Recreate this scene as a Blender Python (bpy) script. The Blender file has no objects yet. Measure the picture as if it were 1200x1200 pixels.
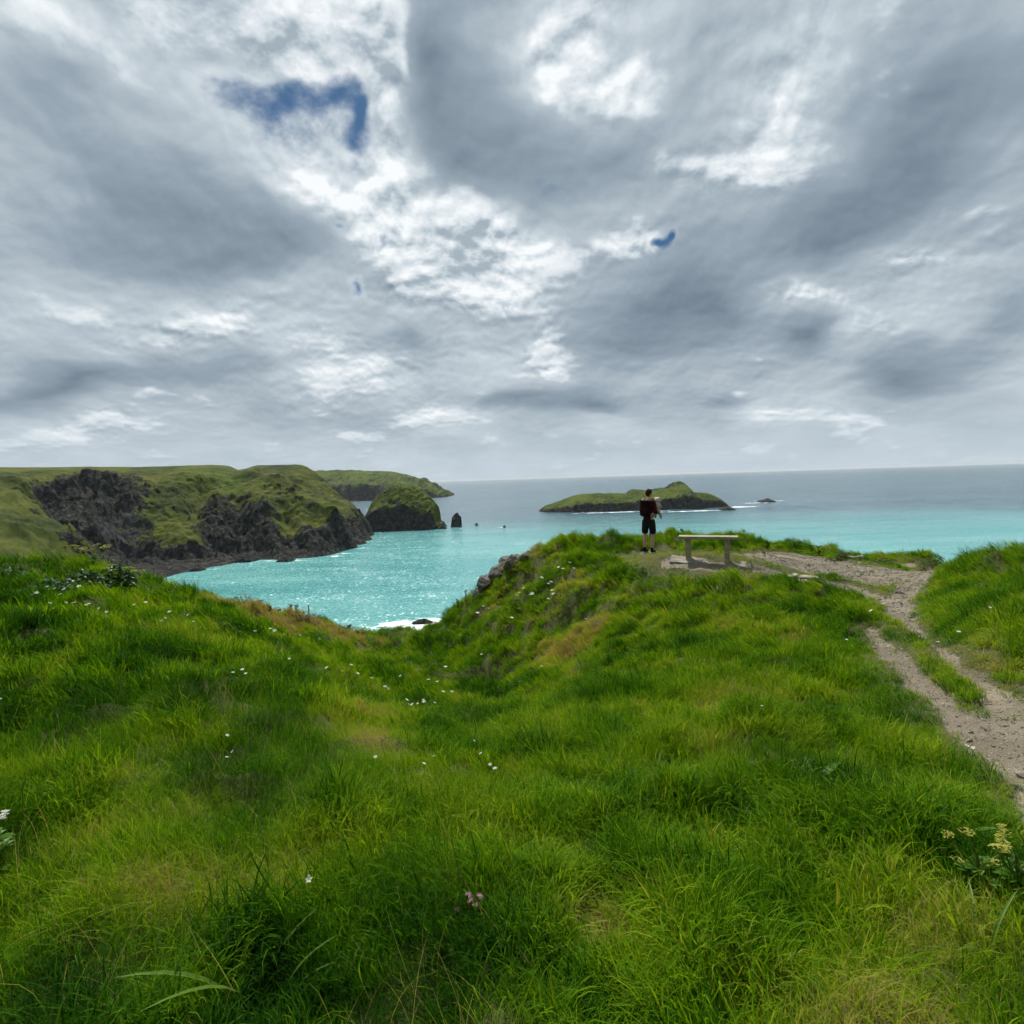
import bpy, bmesh, math, random
import numpy as np
from mathutils import Matrix, Vector, Euler

# ------------------------------------------------------------------ camera, sky, sun, exposure
R = math.radians
scene = bpy.context.scene
COL = scene.collection
FPX = 666.0                     # focal length in photograph pixels (frame 1200 wide)
PITCH, ROLL = 3.35, -1.80
cam_data = bpy.data.cameras.new('camera')
cam = bpy.data.objects.new('camera', cam_data); COL.objects.link(cam)
cam_data.sensor_width = 36.0
cam_data.lens = 36.0 * FPX / 1200.0
cam_data.clip_start = 0.05
cam_data.clip_end = 90000.0
CAM_M = Matrix.Rotation(R(90 - PITCH), 3, 'X') @ Matrix.Rotation(R(ROLL), 3, 'Z')
cam.matrix_world = CAM_M.to_4x4()
scene.camera = cam
scene.render.resolution_x = scene.render.resolution_y = 1024
SEA = -60.0

SUN_EL, SUN_AZ = 56.0, -14.0     # azimuth measured from +Y towards +X
sun_dir = Vector((math.sin(R(SUN_AZ)) * math.cos(R(SUN_EL)), math.cos(R(SUN_AZ)) * math.cos(R(SUN_EL)), math.sin(R(SUN_EL))))
sl = bpy.data.lights.new('sun', 'SUN'); sl.energy = 5.0; sl.angle = R(1.5); sl.color = (1.0, 0.95, 0.87)
sun = bpy.data.objects.new('sun', sl); COL.objects.link(sun)
sun.rotation_euler = sun_dir.to_track_quat('Z', 'Y').to_euler()
sun.location = sun_dir * 50

scene.view_settings.view_transform = 'Standard'
scene.view_settings.look = 'None'
scene.view_settings.exposure = 0.28
scene.view_settings.gamma = 1.0
scene.view_settings.use_curve_mapping = False
try:
    scene.cycles.use_denoising = True
    scene.cycles.denoiser = 'OPENIMAGEDENOISE'
    scene.cycles.use_adaptive_sampling = True
    scene.cycles.adaptive_threshold = 0.03
    scene.cycles.adaptive_min_samples = 10
    scene.cycles.max_bounces = 6
    scene.cycles.diffuse_bounces = 2
    scene.cycles.glossy_bounces = 3
    scene.cycles.transmission_bounces = 4
    scene.cycles.sample_clamp_indirect = 6.0
except Exception:
    pass


def wray(px, py):
    return CAM_M @ Vector(((px - 600) / FPX, -(py - 600) / FPX, -1.0))

def W(px, py, Y):
    d = wray(px, py); return d * (Y / d.y)

def S(px, py, z=SEA):
    d = wray(px, py); return d * (z / d.z)


# ------------------------------------------------------------------ node helpers
class NT:
    def __init__(s, tree):
        s.t = tree; s.n = tree.nodes; s.l = tree.links
    def new(s, typ, **kw):
        n = s.n.new(typ)
        for k, v in kw.items(): setattr(n, k, v)
        return n
    def put(s, sock, v):
        if v is None: return
        if hasattr(v, 'is_output') or isinstance(v, bpy.types.NodeSocket): s.l.new(v, sock)
        else: sock.default_value = v
    def math(s, op, a, b=None, c=None, clamp=False):
        n = s.new('ShaderNodeMath', operation=op); n.use_clamp = clamp
        s.put(n.inputs[0], a); s.put(n.inputs[1], b); s.put(n.inputs[2], c)
        return n.outputs[0]
    def vmath(s, op, a, b=None, scale=None):
        n = s.new('ShaderNodeVectorMath', operation=op)
        s.put(n.inputs[0], a); s.put(n.inputs[1], b)
        if scale is not None: s.put(n.inputs[3], scale)
        return n.outputs['Value'] if op in ('DISTANCE', 'LENGTH', 'DOT_PRODUCT') else n.outputs[0]
    def noise(s, vec, scale, detail=4, rough=0.5, dist=0.0, dim='3D', lac=2.0):
        n = s.new('ShaderNodeTexNoise', noise_dimensions=dim)
        s.put(n.inputs['Vector'], vec); n.inputs['Scale'].default_value = scale
        n.inputs['Detail'].default_value = detail; n.inputs['Roughness'].default_value = rough
        n.inputs['Distortion'].default_value = dist; n.inputs['Lacunarity'].default_value = lac
        return n.outputs['Fac']
    def vor(s, vec, scale, feature='F1', out='Distance', rand=1.0):
        n = s.new('ShaderNodeTexVoronoi', feature=feature)
        s.put(n.inputs['Vector'], vec); n.inputs['Scale'].default_value = scale; n.inputs['Randomness'].default_value = rand
        return n.outputs[out]
    def step(s, v, lo, hi, tlo=0.0, thi=1.0, smooth=True):
        n = s.new('ShaderNodeMapRange', interpolation_type='SMOOTHSTEP' if smooth else 'LINEAR')
        s.put(n.inputs['Value'], v); s.put(n.inputs['From Min'], lo); s.put(n.inputs['From Max'], hi)
        s.put(n.inputs['To Min'], tlo); s.put(n.inputs['To Max'], thi)
        return n.outputs[0]
    def mix(s, f, a, b, blend='MIX'):
        n = s.new('ShaderNodeMix', data_type='RGBA', blend_type=blend)
        s.put(n.inputs[0], f)
        for i, v in ((6, a), (7, b)):
            if isinstance(v, (tuple, list)): v = (*v[:3], 1.0)
            s.put(n.inputs[i], v)
        return n.outputs[2]
    def xyz(s, v):
        n = s.new('ShaderNodeSeparateXYZ'); s.put(n.inputs[0], v); return n.outputs
    def comb(s, x, y, z):
        n = s.new('ShaderNodeCombineXYZ')
        for i, v in enumerate((x, y, z)): s.put(n.inputs[i], v)
        return n.outputs[0]
    def attr(s, name, typ='GEOMETRY'):
        n = s.new('ShaderNodeAttribute', attribute_name=name, attribute_type=typ); return n
    def ramp(s, f, stops):
        n = s.new('ShaderNodeValToRGB'); e = n.color_ramp.elements
        while len(e) < len(stops): e.new(0.5)
        for el, (p, c) in zip(e, stops): el.position = p; el.color = (*c, 1.0)
        s.put(n.inputs[0], f); return n.outputs[0]
    def bump(s, h, dist, strength=1.0, normal=None):
        n = s.new('ShaderNodeBump'); s.put(n.inputs['Height'], h)
        n.inputs['Distance'].default_value = dist; n.inputs['Strength'].default_value = strength
        if normal is not None: s.put(n.inputs['Normal'], normal)
        return n.outputs[0]


def material(name):
    m = bpy.data.materials.new(name); m.use_nodes = True
    t = m.node_tree; t.nodes.clear()
    k = NT(t); out = k.new('ShaderNodeOutputMaterial')
    return m, k, out

def principled(k, out, col, rough=0.8, spec=0.3, normal=None, ior=None):
    p = k.new('ShaderNodeBsdfPrincipled')
    k.put(p.inputs['Base Color'], (*col, 1.0) if isinstance(col, tuple) else col)
    k.put(p.inputs['Roughness'], rough); k.put(p.inputs['Specular IOR Level'], spec)
    if ior: p.inputs['IOR'].default_value = ior
    if normal is not None: k.put(p.inputs['Normal'], normal)
    if out is not None: k.l.new(p.outputs[0], out.inputs[0])
    return p

def simple_mat(name, col, rough=0.8, var=0.25, scale=20.0, bump=0.0, spec=0.25, bscale=None):
    m, k, out = material(name)
    tc = k.new('ShaderNodeTexCoord').outputs['Object']
    n = k.noise(tc, scale, 5, 0.6)
    c = k.mix(k.step(n, 0.3, 0.7), tuple(x * (1 - var) for x in col), tuple(min(1, x * (1 + var)) for x in col))
    nm = k.bump(k.noise(tc, bscale or scale * 2, 4, 0.6), bump) if bump else None
    principled(k, out, c, rough, spec, nm)
    return m


# ------------------------------------------------------------------ world: blue sky behind broken cloud
world = bpy.data.worlds.new('World'); scene.world = world; world.use_nodes = True
SKY_K = 0.34
def build_world():
    t = world.node_tree; t.nodes.clear(); k = NT(t)
    out = k.new('ShaderNodeOutputWorld'); bg = k.new('ShaderNodeBackground'); bg.inputs['Strength'].default_value = 0.095
    k.l.new(bg.outputs[0], out.inputs[0])
    sky = k.new('ShaderNodeTexSky', sky_type='NISHITA')
    sky.sun_disc = False; sky.sun_elevation = R(SUN_EL); sky.sun_rotation = R(SUN_AZ)
    sky.altitude = 60; sky.air_density = 1.0; sky.dust_density = 0.4; sky.ozone_density = 2.0
    d = k.vmath('NORMALIZE', k.new('ShaderNodeTexCoord').outputs['Generated'])
    x, y, z = k.xyz(d)
    den = k.math('ADD', k.math('MAXIMUM', z, 0.0), SKY_K)
    u = k.math('DIVIDE', x, den); v = k.math('DIVIDE', y, den)
    p = k.comb(u, v, 0.0)
    def uv(px, py):
        r = wray(px, py).normalized(); q = max(r.z, 0) + SKY_K
        return (r.x / q, r.y / q)
    # slow warp so that nothing reads as a plain round blob
    wn = k.new('ShaderNodeTexNoise', noise_dimensions='2D'); k.put(wn.inputs['Vector'], p)
    wn.inputs['Scale'].default_value = 2.4; wn.inputs['Detail'].default_value = 3; wn.inputs['Roughness'].default_value = 0.5
    w = k.vmath('SCALE', k.vmath('SUBTRACT', wn.outputs['Color'], (0.5, 0.5, 0.5)), scale=0.30)
    pw = k.vmath('ADD', p, w)
    pn = k.vmath('ADD', p, k.vmath('SCALE', w, scale=0.22))
    def field(blobs):
        # cloud masses, given by where they stand in the sky
        tot = None
        for (px, py, rx, ry, amp) in blobs:
            c = uv(px, py); a = uv(px + rx, py); b1 = uv(px, py - ry); b2 = uv(px, py + ry)
            sx = max(math.hypot(a[0] - c[0], a[1] - c[1]), 1e-3); sy = max((abs(b1[1] - c[1]) + abs(b2[1] - c[1])) / 2, 1e-3)
            sx *= 2.1; sy *= 2.1
            q = k.new('ShaderNodeVectorMath', operation='MULTIPLY_ADD')
            k.l.new(pw, q.inputs[0]); q.inputs[1].default_value = (1 / sx, 1 / sy, 0); q.inputs[2].default_value = (-c[0] / sx, -c[1] / sy, 0)
            g = k.new('ShaderNodeTexGradient', gradient_type='QUADRATIC_SPHERE'); k.l.new(q.outputs[0], g.inputs[0])
            tot = k.math('MULTIPLY_ADD', g.outputs['Fac'], amp, 0.0 if tot is None else tot)
        return tot
    def fbm(vec, scale, det, rough, typ='FBM', dist=0.0):
        n = k.new('ShaderNodeTexNoise', noise_dimensions='2D', noise_type=typ); n.normalize = True
        k.put(n.inputs['Vector'], vec); n.inputs['Scale'].default_value = scale; n.inputs['Detail'].default_value = det
        n.inputs['Roughness'].default_value = rough; n.inputs['Distortion'].default_value = dist
        return n.outputs['Fac']
    su, sv = sun_dir.x / (sun_dir.z + SKY_K), sun_dir.y / (sun_dir.z + SKY_K)
    tosun = k.vmath('NORMALIZE', k.vmath('SUBTRACT', (su, sv, 0), pw))
    def puffs(vec):
        f = k.math('MULTIPLY', k.math('SUBTRACT', fbm(vec, 4.2, 8, 0.53), 0.5), 2.6)
        r = k.math('ABSOLUTE', k.math('SUBTRACT', fbm(vec, 7.0, 5, 0.55), 0.5))
        return k.math('ADD', f, k.math('MULTIPLY', k.math('SUBTRACT', r, 0.11), 1.5))
    h0 = puffs(pn)
    h1 = puffs(k.vmath('ADD', pn, k.vmath('SCALE', tosun, scale=0.024)))
    hs = k.math('MULTIPLY', k.math('SUBTRACT', fbm(k.vmath('ADD', pw, (7.3, 2.1, 0)), 2.3, 5, 0.5), 0.5), 2.4)      # slow swell of the cloud sheet
    bright = field(SKY_BRIGHT); dark = field(SKY_DARK)
    brk = k.step(k.math('SUBTRACT', bright, k.math('MULTIPLY', dark, 0.5)), -0.15, 0.7)       # how broken the sheet is
    relief = k.math('MULTIPLY', k.math('SUBTRACT', h0, h1), k.math('MULTIPLY', k.step(z, 0.03, 0.30, 0.5, 1.0), k.math('ADD', k.math('MULTIPLY', brk, 0.90), 0.26)))
    # bright upper cloud with its openings
    A = k.math('SUBTRACT', k.math('ADD', k.math('ADD', k.math('MULTIPLY', h0, 0.9), k.math('MULTIPLY', k.math('SUBTRACT', fbm(k.vmath('ADD', pn, (1.7, 5.2, 0)), 6.5, 6, 0.6), 0.5), 2.2)), 1.16), k.math('MULTIPLY', field(SKY_OPEN), 1.80))
    alphaA = k.step(A, -0.60, 0.50, 0.06, 1.0)
    bA = k.math('ADD', k.math('ADD', k.math('MULTIPLY', relief, 0.8), k.math('MULTIPLY', hs, 0.22)), k.math('ADD', k.math('MULTIPLY', bright, 0.22), 0.43))
    # grey lower cloud in front of it
    hB = k.math('ADD', k.math('MULTIPLY', hs, -0.40), k.math('MULTIPLY', k.math('MULTIPLY', h0, -0.42), k.math('ADD', k.math('MULTIPLY', brk, 0.8), 0.3)))
    B = k.math('ADD', hB, k.math('SUBTRACT', k.math('MULTIPLY', dark, 1.2), k.math('MULTIPLY', bright, 0.45)))
    alphaB = k.step(B, 0.0, 0.62)
    bB = k.math('ADD', k.math('SUBTRACT', 0.34, k.math('MULTIPLY', k.step(B, 0.2, 1.3), 0.28)), k.math('MULTIPLY', relief, 0.5))
    # heaped white cloud where the sheet is broken
    C = k.math('ADD', k.math('MULTIPLY', h0, 0.75), k.math('SUBTRACT', k.math('MULTIPLY', bright, 1.15), k.math('ADD', k.math('MULTIPLY', dark, 0.5), 0.22)))
    alphaC = k.math('MULTIPLY', k.step(C, -0.10, 0.42, 0.0, 0.92), k.step(A, -0.2, 0.3))
    bC = k.math('ADD', k.math('ADD', k.math('MULTIPLY', relief, 1.35), 0.84), k.math('MULTIPLY', k.step(C, 0.1, 1.0), -0.22))
    bC = k.math('MAXIMUM', bC, 0.34)
    b = k.math('ADD', k.math('MULTIPLY', bA, k.math('SUBTRACT', 1.0, alphaB)), k.math('MULTIPLY', bB, alphaB))
    b = k.math('ADD', k.math('MULTIPLY', b, k.math('SUBTRACT', 1.0, alphaC)), k.math('MULTIPLY', bC, alphaC))
    edge = k.math('MULTIPLY', k.step(A, 0.7, 0.1), 0.16)
    b = k.math('ADD', b, k.math('MULTIPLY', edge, k.math('SUBTRACT', 1.0, k.math('MULTIPLY', alphaB, 0.6))))
    b = k.math('MAXIMUM', k.math('MINIMUM', b, 1.0), 0.0)
    ccol = k.ramp(b, [(0.0, (.14, .185, .235)), (0.28, (.275, .34, .40)), (0.60, (.53, .595, .64)), (1.0, (.82, .85, .87))])
    ccol = k.vmath('SCALE', ccol, scale=10.0)
    blue = k.vmath('MULTIPLY', sky.outputs[0], (0.135, 0.29, 0.40))
    c = k.mix(alphaA, blue, ccol)
    hz = k.step(z, 0.0, 0.13, 0.78, 0.0)
    c = k.mix(hz, c, (4.9, 5.7, 6.3))
    below = k.step(z, -0.02, 0.0, 1.0, 0.0)
    c = k.mix(below, c, (3.0, 3.6, 3.9))
    k.l.new(c, bg.inputs[0])
    try:
        world.cycles.sampling_method = 'MANUAL'; world.cycles.sample_map_resolution = 512
    except Exception:
        pass

SKY_OPEN = [   # px, py, rx, ry, amount
    (312, 122, 66, 34, 1.0), (418, 160, 30, 46, 1.15), (372, 128, 46, 26, 0.6), (455, 268, 16, 34, 0.9), (375, 240, 22, 12, 0.5),
    (440, 320, 12, 18, 0.6), (757, 296, 16, 7, 1.1), (772, 284, 9, 12, 1.1), (645, 400, 30, 20, 0.55), (925, 468, 26, 10, 0.4),
]
SKY_BRIGHT = [
    (330, 50, 120, 70, 0.9), (462, 105, 38, 110, 0.85), (330, 190, 70, 50, 0.8), (440, 235, 50, 40, 0.9), (550, 300, 65, 60, 1.0), (640, 40, 45, 60, 0.8), (690, 95, 40, 25, 0.7),
    (820, 200, 90, 26, 0.8), (725, 298, 36, 16, 1.1), (230, 380, 90, 40, 0.5), (420, 440, 100, 40, 0.5), (525, 485, 46, 16, 0.9), (930, 345, 70, 16, 0.8), (1100, 300, 80, 16, 0.7),
    (60, 60, 80, 60, 0.3), (920, 120, 70, 100, 0.5), (920, 488, 70, 10, 0.7), (1010, 500, 60, 10, 0.5), (640, 430, 30, 30, 0.7), (60, 230, 40, 30, 0.35), (560, 330, 60, 40, 0.6),
    (100, 510, 120, 16, 0.6), (460, 85, 24, 34, 0.6),
]
SKY_DARK = [
    (110, 240, 190, 90, 0.9), (240, 290, 130, 50, 0.7), (330, 265, 60, 45, 0.5), (100, 452, 180, 32, 1.1), (536, 105, 62, 120, 0.95), (590, 200, 60, 80, 0.7), (640, 250, 60, 50, 0.6),
    (710, 170, 60, 60, 0.6), (810, 350, 105, 70, 1.1), (740, 415, 80, 35, 0.8), (600, 465, 110, 22, 0.8), (700, 475, 70, 16, 0.8), (942, 392, 46, 24, 1.2), (1090, 170, 140, 160, 1.0),
    (960, 270, 60, 50, 0.6), (1180, 380, 90, 80, 0.6), (1070, 445, 110, 34, 1.0), (480, 405, 40, 34, 0.7), (10, 340, 90, 40, 0.4), (120, 110, 120, 60, 0.4), (840, 465, 60, 14, 0.7), (300, 440, 90, 24, 0.4),
]
build_world()
SKY_ONLY = False
#--SPLIT--
# ------------------------------------------------------------------ general helpers
rng = np.random.default_rng(7)
random.seed(11)

def tag(o, label=None, cat=None, group=None, kind=None):
    if label: o['label'] = label
    if cat: o['category'] = cat
    if group: o['group'] = group
    if kind: o['kind'] = kind
    return o

def mesh_data(name, verts, faces, mat=None, smooth=False):
    me = bpy.data.meshes.new(name)
    me.from_pydata([tuple(v) for v in verts], [], [tuple(f) for f in faces]); me.update()
    if mat: me.materials.append(mat)
    if smooth: me.polygons.foreach_set('use_smooth', [True] * len(me.polygons))
    return me

def add(name, me, parent=None, loc=None, rot=None, scale=None):
    o = bpy.data.objects.new(name, me); COL.objects.link(o)
    if parent: o.parent = parent
    if loc is not None: o.location = loc
    if rot is not None: o.rotation_euler = rot
    if scale is not None: o.scale = (scale,) * 3 if isinstance(scale, (int, float)) else scale
    return o

def empty(name, loc, rz=0.0, **kw):
    o = add(name, None, None, loc, (0, 0, rz)); o.empty_display_size = 0.1
    return tag(o, **kw)

def copy_tree(o, parent=None):
    c = o.copy(); COL.objects.link(c); c.parent = parent
    for ch in [q for q in o.children]: copy_tree(ch, c)
    return c

def grid_mesh(name, P, mat, attrs=None, smooth=True, wrap=False):
    """P: (n, m, 3) array of points -> quad grid mesh"""
    n, m, _ = P.shape
    me = bpy.data.meshes.new(name)
    idx = np.arange(n * m).reshape(n, m)
    a, b, c, d = idx[:-1, :-1], idx[1:, :-1], idx[1:, 1:], idx[:-1, 1:]
    F = np.stack([a, b, c, d], -1).reshape(-1, 4)
    if wrap:
        F = np.concatenate([F, np.stack([idx[-1, :-1], idx[0, :-1], idx[0, 1:], idx[-1, 1:]], -1).reshape(-1, 4)])
    me.vertices.add(n * m); me.vertices.foreach_set('co', P.reshape(-1).astype(np.float32))
    me.loops.add(F.size); me.loops.foreach_set('vertex_index', F.reshape(-1).astype(np.int32))
    me.polygons.add(len(F)); me.polygons.foreach_set('loop_start', np.arange(0, F.size, 4, dtype=np.int32))
    me.polygons.foreach_set('loop_total', np.full(len(F), 4, np.int32))
    me.update(calc_edges=True)
    if smooth: me.polygons.foreach_set('use_smooth', np.ones(len(F), bool))
    for k_, v_ in (attrs or {}).items():
        at = me.attributes.new(k_, 'FLOAT', 'POINT'); at.data.foreach_set('value', v_.reshape(-1).astype(np.float32))
    me.materials.append(mat); me.validate()
    return me

# numpy noise
def _h(ix, iy, iz, seed):
    n = (ix.astype(np.int64) * 374761393 + iy.astype(np.int64) * 668265263 + iz.astype(np.int64) * 2147483647 + seed * 974711) & 0xffffffff
    n = ((n ^ (n >> 13)) * 1274126177) & 0xffffffff
    n = ((n ^ (n >> 16)) * 2246822519) & 0xffffffff
    return (n ^ (n >> 15)) & 0xffffffff
def gnoise(x, y, seed=0):
    ix, iy = np.floor(x), np.floor(y); fx, fy = x - ix, y - iy
    u = fx * fx * fx * (fx * (fx * 6 - 15) + 10); v = fy * fy * fy * (fy * (fy * 6 - 15) + 10)
    z0 = np.zeros_like(ix)
    def g(i, j):
        a = _h(ix + i, iy + j, z0, seed) / 4294967296.0 * 2 * np.pi
        return np.cos(a) * (fx - i) + np.sin(a) * (fy - j)
    return ((g(0, 0) * (1 - u) + g(1, 0) * u) * (1 - v) + (g(0, 1) * (1 - u) + g(1, 1) * u) * v) * 1.5
def fbm(x, y, oct=4, seed=0, gain=0.5, ridged=False):
    s = np.zeros_like(x); a = 1.0; t = 0.0
    for o in range(oct):
        n = gnoise(x * 2 ** o + 17.3 * o, y * 2 ** o - 9.1 * o, seed + o)
        s = s + a * ((1 - 2 * np.abs(n)) if ridged else n); t += a; a *= gain
    return s / t
def worley(x, y, seed=0):
    ix, iy = np.floor(x), np.floor(y); best = np.full(x.shape, 9.0); val = np.zeros(x.shape); z0 = np.zeros_like(ix)
    for i in (-1, 0, 1):
        for j in (-1, 0, 1):
            cx = ix + i; cy = iy + j
            px = cx + _h(cx, cy, z0, seed) / 4294967296.0; py = cy + _h(cx, cy, z0 + 5, seed) / 4294967296.0
            d = np.hypot(px - x, py - y); m = d < best
            best = np.where(m, d, best); val = np.where(m, _h(cx, cy, z0 + 9, seed) / 4294967296.0, val)
    return best, val
def sstep(a, b, x):
    t = np.clip((x - a) / (b - a), 0, 1); return t * t * (3 - 2 * t)

class RBF:
    def __init__(s, pts, vals, c=0.8):
        s.p = np.array(pts, float); s.c = c; n = len(s.p)
        v = np.array(vals, float).reshape(n, -1)
        K = np.sqrt(((s.p[:, None] - s.p[None]) ** 2).sum(-1) + c * c) + np.eye(n) * 1e-4
        Q = np.concatenate([np.ones((n, 1)), s.p], 1)
        A = np.block([[K, Q], [Q.T, np.zeros((3, 3))]])
        s.w = np.linalg.solve(A, np.concatenate([v, np.zeros((3, v.shape[1]))]))
    def __call__(s, x, y):
        x = np.asarray(x, float); y = np.asarray(y, float); sh = x.shape; x = x.ravel(); y = y.ravel()
        out = []
        for i in range(0, len(x), 40000):
            q = np.stack([x[i:i + 40000], y[i:i + 40000]], 1)
            K = np.sqrt(((q[:, None] - s.p[None]) ** 2).sum(-1) + s.c ** 2)
            out.append(K @ s.w[:-3] + np.concatenate([np.ones((len(q), 1)), q], 1) @ s.w[-3:])
        r = np.concatenate(out)
        return r.reshape(*sh, -1)

# ------------------------------------------------------------------ materials of the setting
def coast_material(name, unit):
    """rock and turf of the cliffs; unit is the size in metres of a clump"""
    m, k, out = material(name)
    pos = k.new('ShaderNodeNewGeometry').outputs['Position']
    rk = k.attr('rock').outputs['Fac']
    tc = k.vmath('SCALE', pos, scale=1.0 / unit)
    nA = k.noise(tc, 0.16, 6, 0.62); nB = k.noise(tc, 0.9, 5, 0.65); nC = k.noise(k.vmath('MULTIPLY', tc, (1, 1, 2.2)), 0.35, 7, 0.65)
    f = k.math('ADD', rk, k.math('ADD', k.math('MULTIPLY', k.math('SUBTRACT', nB, 0.5), 1.3), k.math('MULTIPLY', k.math('SUBTRACT', nC, 0.5), 1.7)))
    f = k.step(f, 0.52, 0.64)
    g = k.ramp(k.math('ADD', k.math('MULTIPLY', nA, 0.75), k.math('MULTIPLY', nB, 0.3)), [(0.32, (.008, .015, .004)), (0.45, (.024, .038, .005)), (0.55, (.056, .072, .008)), (0.70, (.105, .098, .022))])
    lush = k.math('MULTIPLY', k.attr('lush').outputs['Fac'], k.step(nA, .40, .56, .25, 1.0))
    g = k.mix(lush, g, k.mix(nB, (.030, .066, .006), (.080, .125, .010)))
    rn = k.noise(tc, 1.6, 8, 0.7)
    rc = k.ramp(rn, [(0.28, (.005, .0058, .0055)), (0.46, (.0145, .0160, .0148)), (0.58, (.044, .046, .041)), (0.74, (.14, .138, .118))])
    scree = k.attr('scree').outputs['Fac']
    rc = k.mix(scree, rc, k.mix(k.noise(tc, 4.0, 4, 0.7), (.022, .024, .027), (.055, .057, .060)))
    stain = k.step(k.noise(tc, 0.5, 4, 0.6), 0.58, 0.78, 0, 0.4)
    rc = k.mix(stain, rc, (.030, .026, .013))
    c = k.mix(f, g, rc)
    h = k.math('ADD', k.math('MULTIPLY', rn, f), k.math('MULTIPLY', nB, 0.5))
    principled(k, out, c, 0.9, 0.08, k.bump(h, unit * 0.45, 1.0))
    return m

def ground_material():
    m, k, out = material('turf_and_soil')
    pos = k.new('ShaderNodeNewGeometry').outputs['Position']
    bare = k.attr('bare').outputs['Fac']
    n1 = k.noise(pos, 1.3, 5, 0.6); n2 = k.noise(pos, 9.0, 6, 0.65); n3 = k.noise(pos, 45.0, 4, 0.7)
    f = k.step(k.math('ADD', bare, k.math('MULTIPLY', k.math('SUBTRACT', n2, 0.5), 0.5)), 0.40, 0.62)
    soil = k.mix(k.step(n1, 0.35, 0.68), (.118, .100, .070), (.205, .176, .126))
    soil = k.mix(k.step(n2, 0.5, 0.75, 0, 0.7), soil, (.095, .072, .048))
    vd = k.vor(pos, 38.0); vcol = k.vor(pos, 38.0, out='Color')
    grit = k.step(vd, 0.42, 0.25)
    gpick = k.step(k.xyz(vcol)[0], 0.40, 0.45)
    gf = k.math('MULTIPLY', grit, gpick)
    soil = k.mix(k.math('MULTIPLY', gf, 0.75), soil, k.mix(k.xyz(vcol)[1], (.15, .13, .105), (.36, .33, .28)))
    thatch = k.mix(n2, (.035, .042, .012), (.085, .085, .028))
    c = k.mix(f, thatch, soil)
    h = k.math('ADD', k.math('ADD', k.math('MULTIPLY', n2, 0.6), k.math('MULTIPLY', n3, 0.25)), k.math('MULTIPLY', gf, 0.35))
    principled(k, out, c, 0.9, 0.2, k.bump(h, 0.035, 0.9))
    return m

def sea_material():
    m, k, out = material('sea_water')
    pos = k.new('ShaderNodeNewGeometry').outputs['Position']
    x, y, z = k.xyz(pos)
    nL = k.noise(pos, 0.0022, 4, 0.6); nM = k.noise(k.vmath('MULTIPLY', pos, (0.5, 1.4, 1)), 0.010, 5, 0.6)
    yy = k.math('ADD', y, k.math('ADD', k.math('MULTIPLY', k.math('SUBTRACT', nL, 0.5), 420), k.math('MULTIPLY', k.math('SUBTRACT', nM, 0.5), 260)))
    yy = k.math('SUBTRACT', yy, k.math('MULTIPLY', k.math('MAXIMUM', x, 0.0), -0.12))
    deep = k.step(yy, 450, 980)
    shal = k.mix(k.step(nM, 0.35, 0.7), (.060, .265, .268), (.140, .375, .365))
    col = k.mix(deep, shal, k.mix(k.step(nM, 0.3, 0.7), (.030, .080, .110), (.065, .125, .155)))
    # surf round the rocks
    foam = None
    fn = k.noise(k.vmath('MULTIPLY', pos, (0.7, 1.0, 1)), 0.13, 6, 0.7)
    for (cx, cy, rx, ry, amp) in FOAM:
        q = k.vmath('MULTIPLY', k.vmath('SUBTRACT', pos, (cx, cy, SEA)), (1 / rx, 1 / ry, 0))
        g = k.math('MULTIPLY', k.step(k.vmath('LENGTH', q), 1.25, 0.35), amp)
        foam = g if foam is None else k.math('MAXIMUM', foam, g)
    foam = k.step(k.math('ADD', k.math('MULTIPLY', foam, 0.62), k.math('MULTIPLY', k.math('SUBTRACT', fn, 0.5), 1.3)), 0.42, 0.62)
    flecks = k.step(k.noise(k.vmath('MULTIPLY', pos, (0.45, 1.3, 1)), 0.16, 5, 0.75), 0.70, 0.78, 0, 0.7)
    foam = k.math('MAXIMUM', foam, flecks)
    col = k.mix(foam, col, (.78, .82, .82))
    def tiltmap(scale, sx, sy, det):
        n = k.new('ShaderNodeTexNoise'); k.put(n.inputs['Vector'], k.vmath('MULTIPLY', pos, (sx, sy, 1))); n.inputs['Scale'].default_value = scale
        n.inputs['Detail'].default_value = det; n.inputs['Roughness'].default_value = 0.6
        return k.vmath('SUBTRACT', n.outputs['Color'], (0.5, 0.5, 0.5))
    tl = k.vmath('ADD', k.vmath('SCALE', tiltmap(0.95, .8, 1.0, 3), scale=2.2), k.vmath('SCALE', tiltmap(0.06, .5, 1.0, 3), scale=0.55))
    tl = k.vmath('MULTIPLY', tl, (1, 1, 0))
    nrm = k.vmath('NORMALIZE', k.vmath('ADD', tl, (0, 0, 1)))
    rough = k.mix(foam, (0.20,) * 3, (0.8,) * 3)
    principled(k, out, col, rough, 0.4, nrm, 1.333)
    return m

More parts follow.
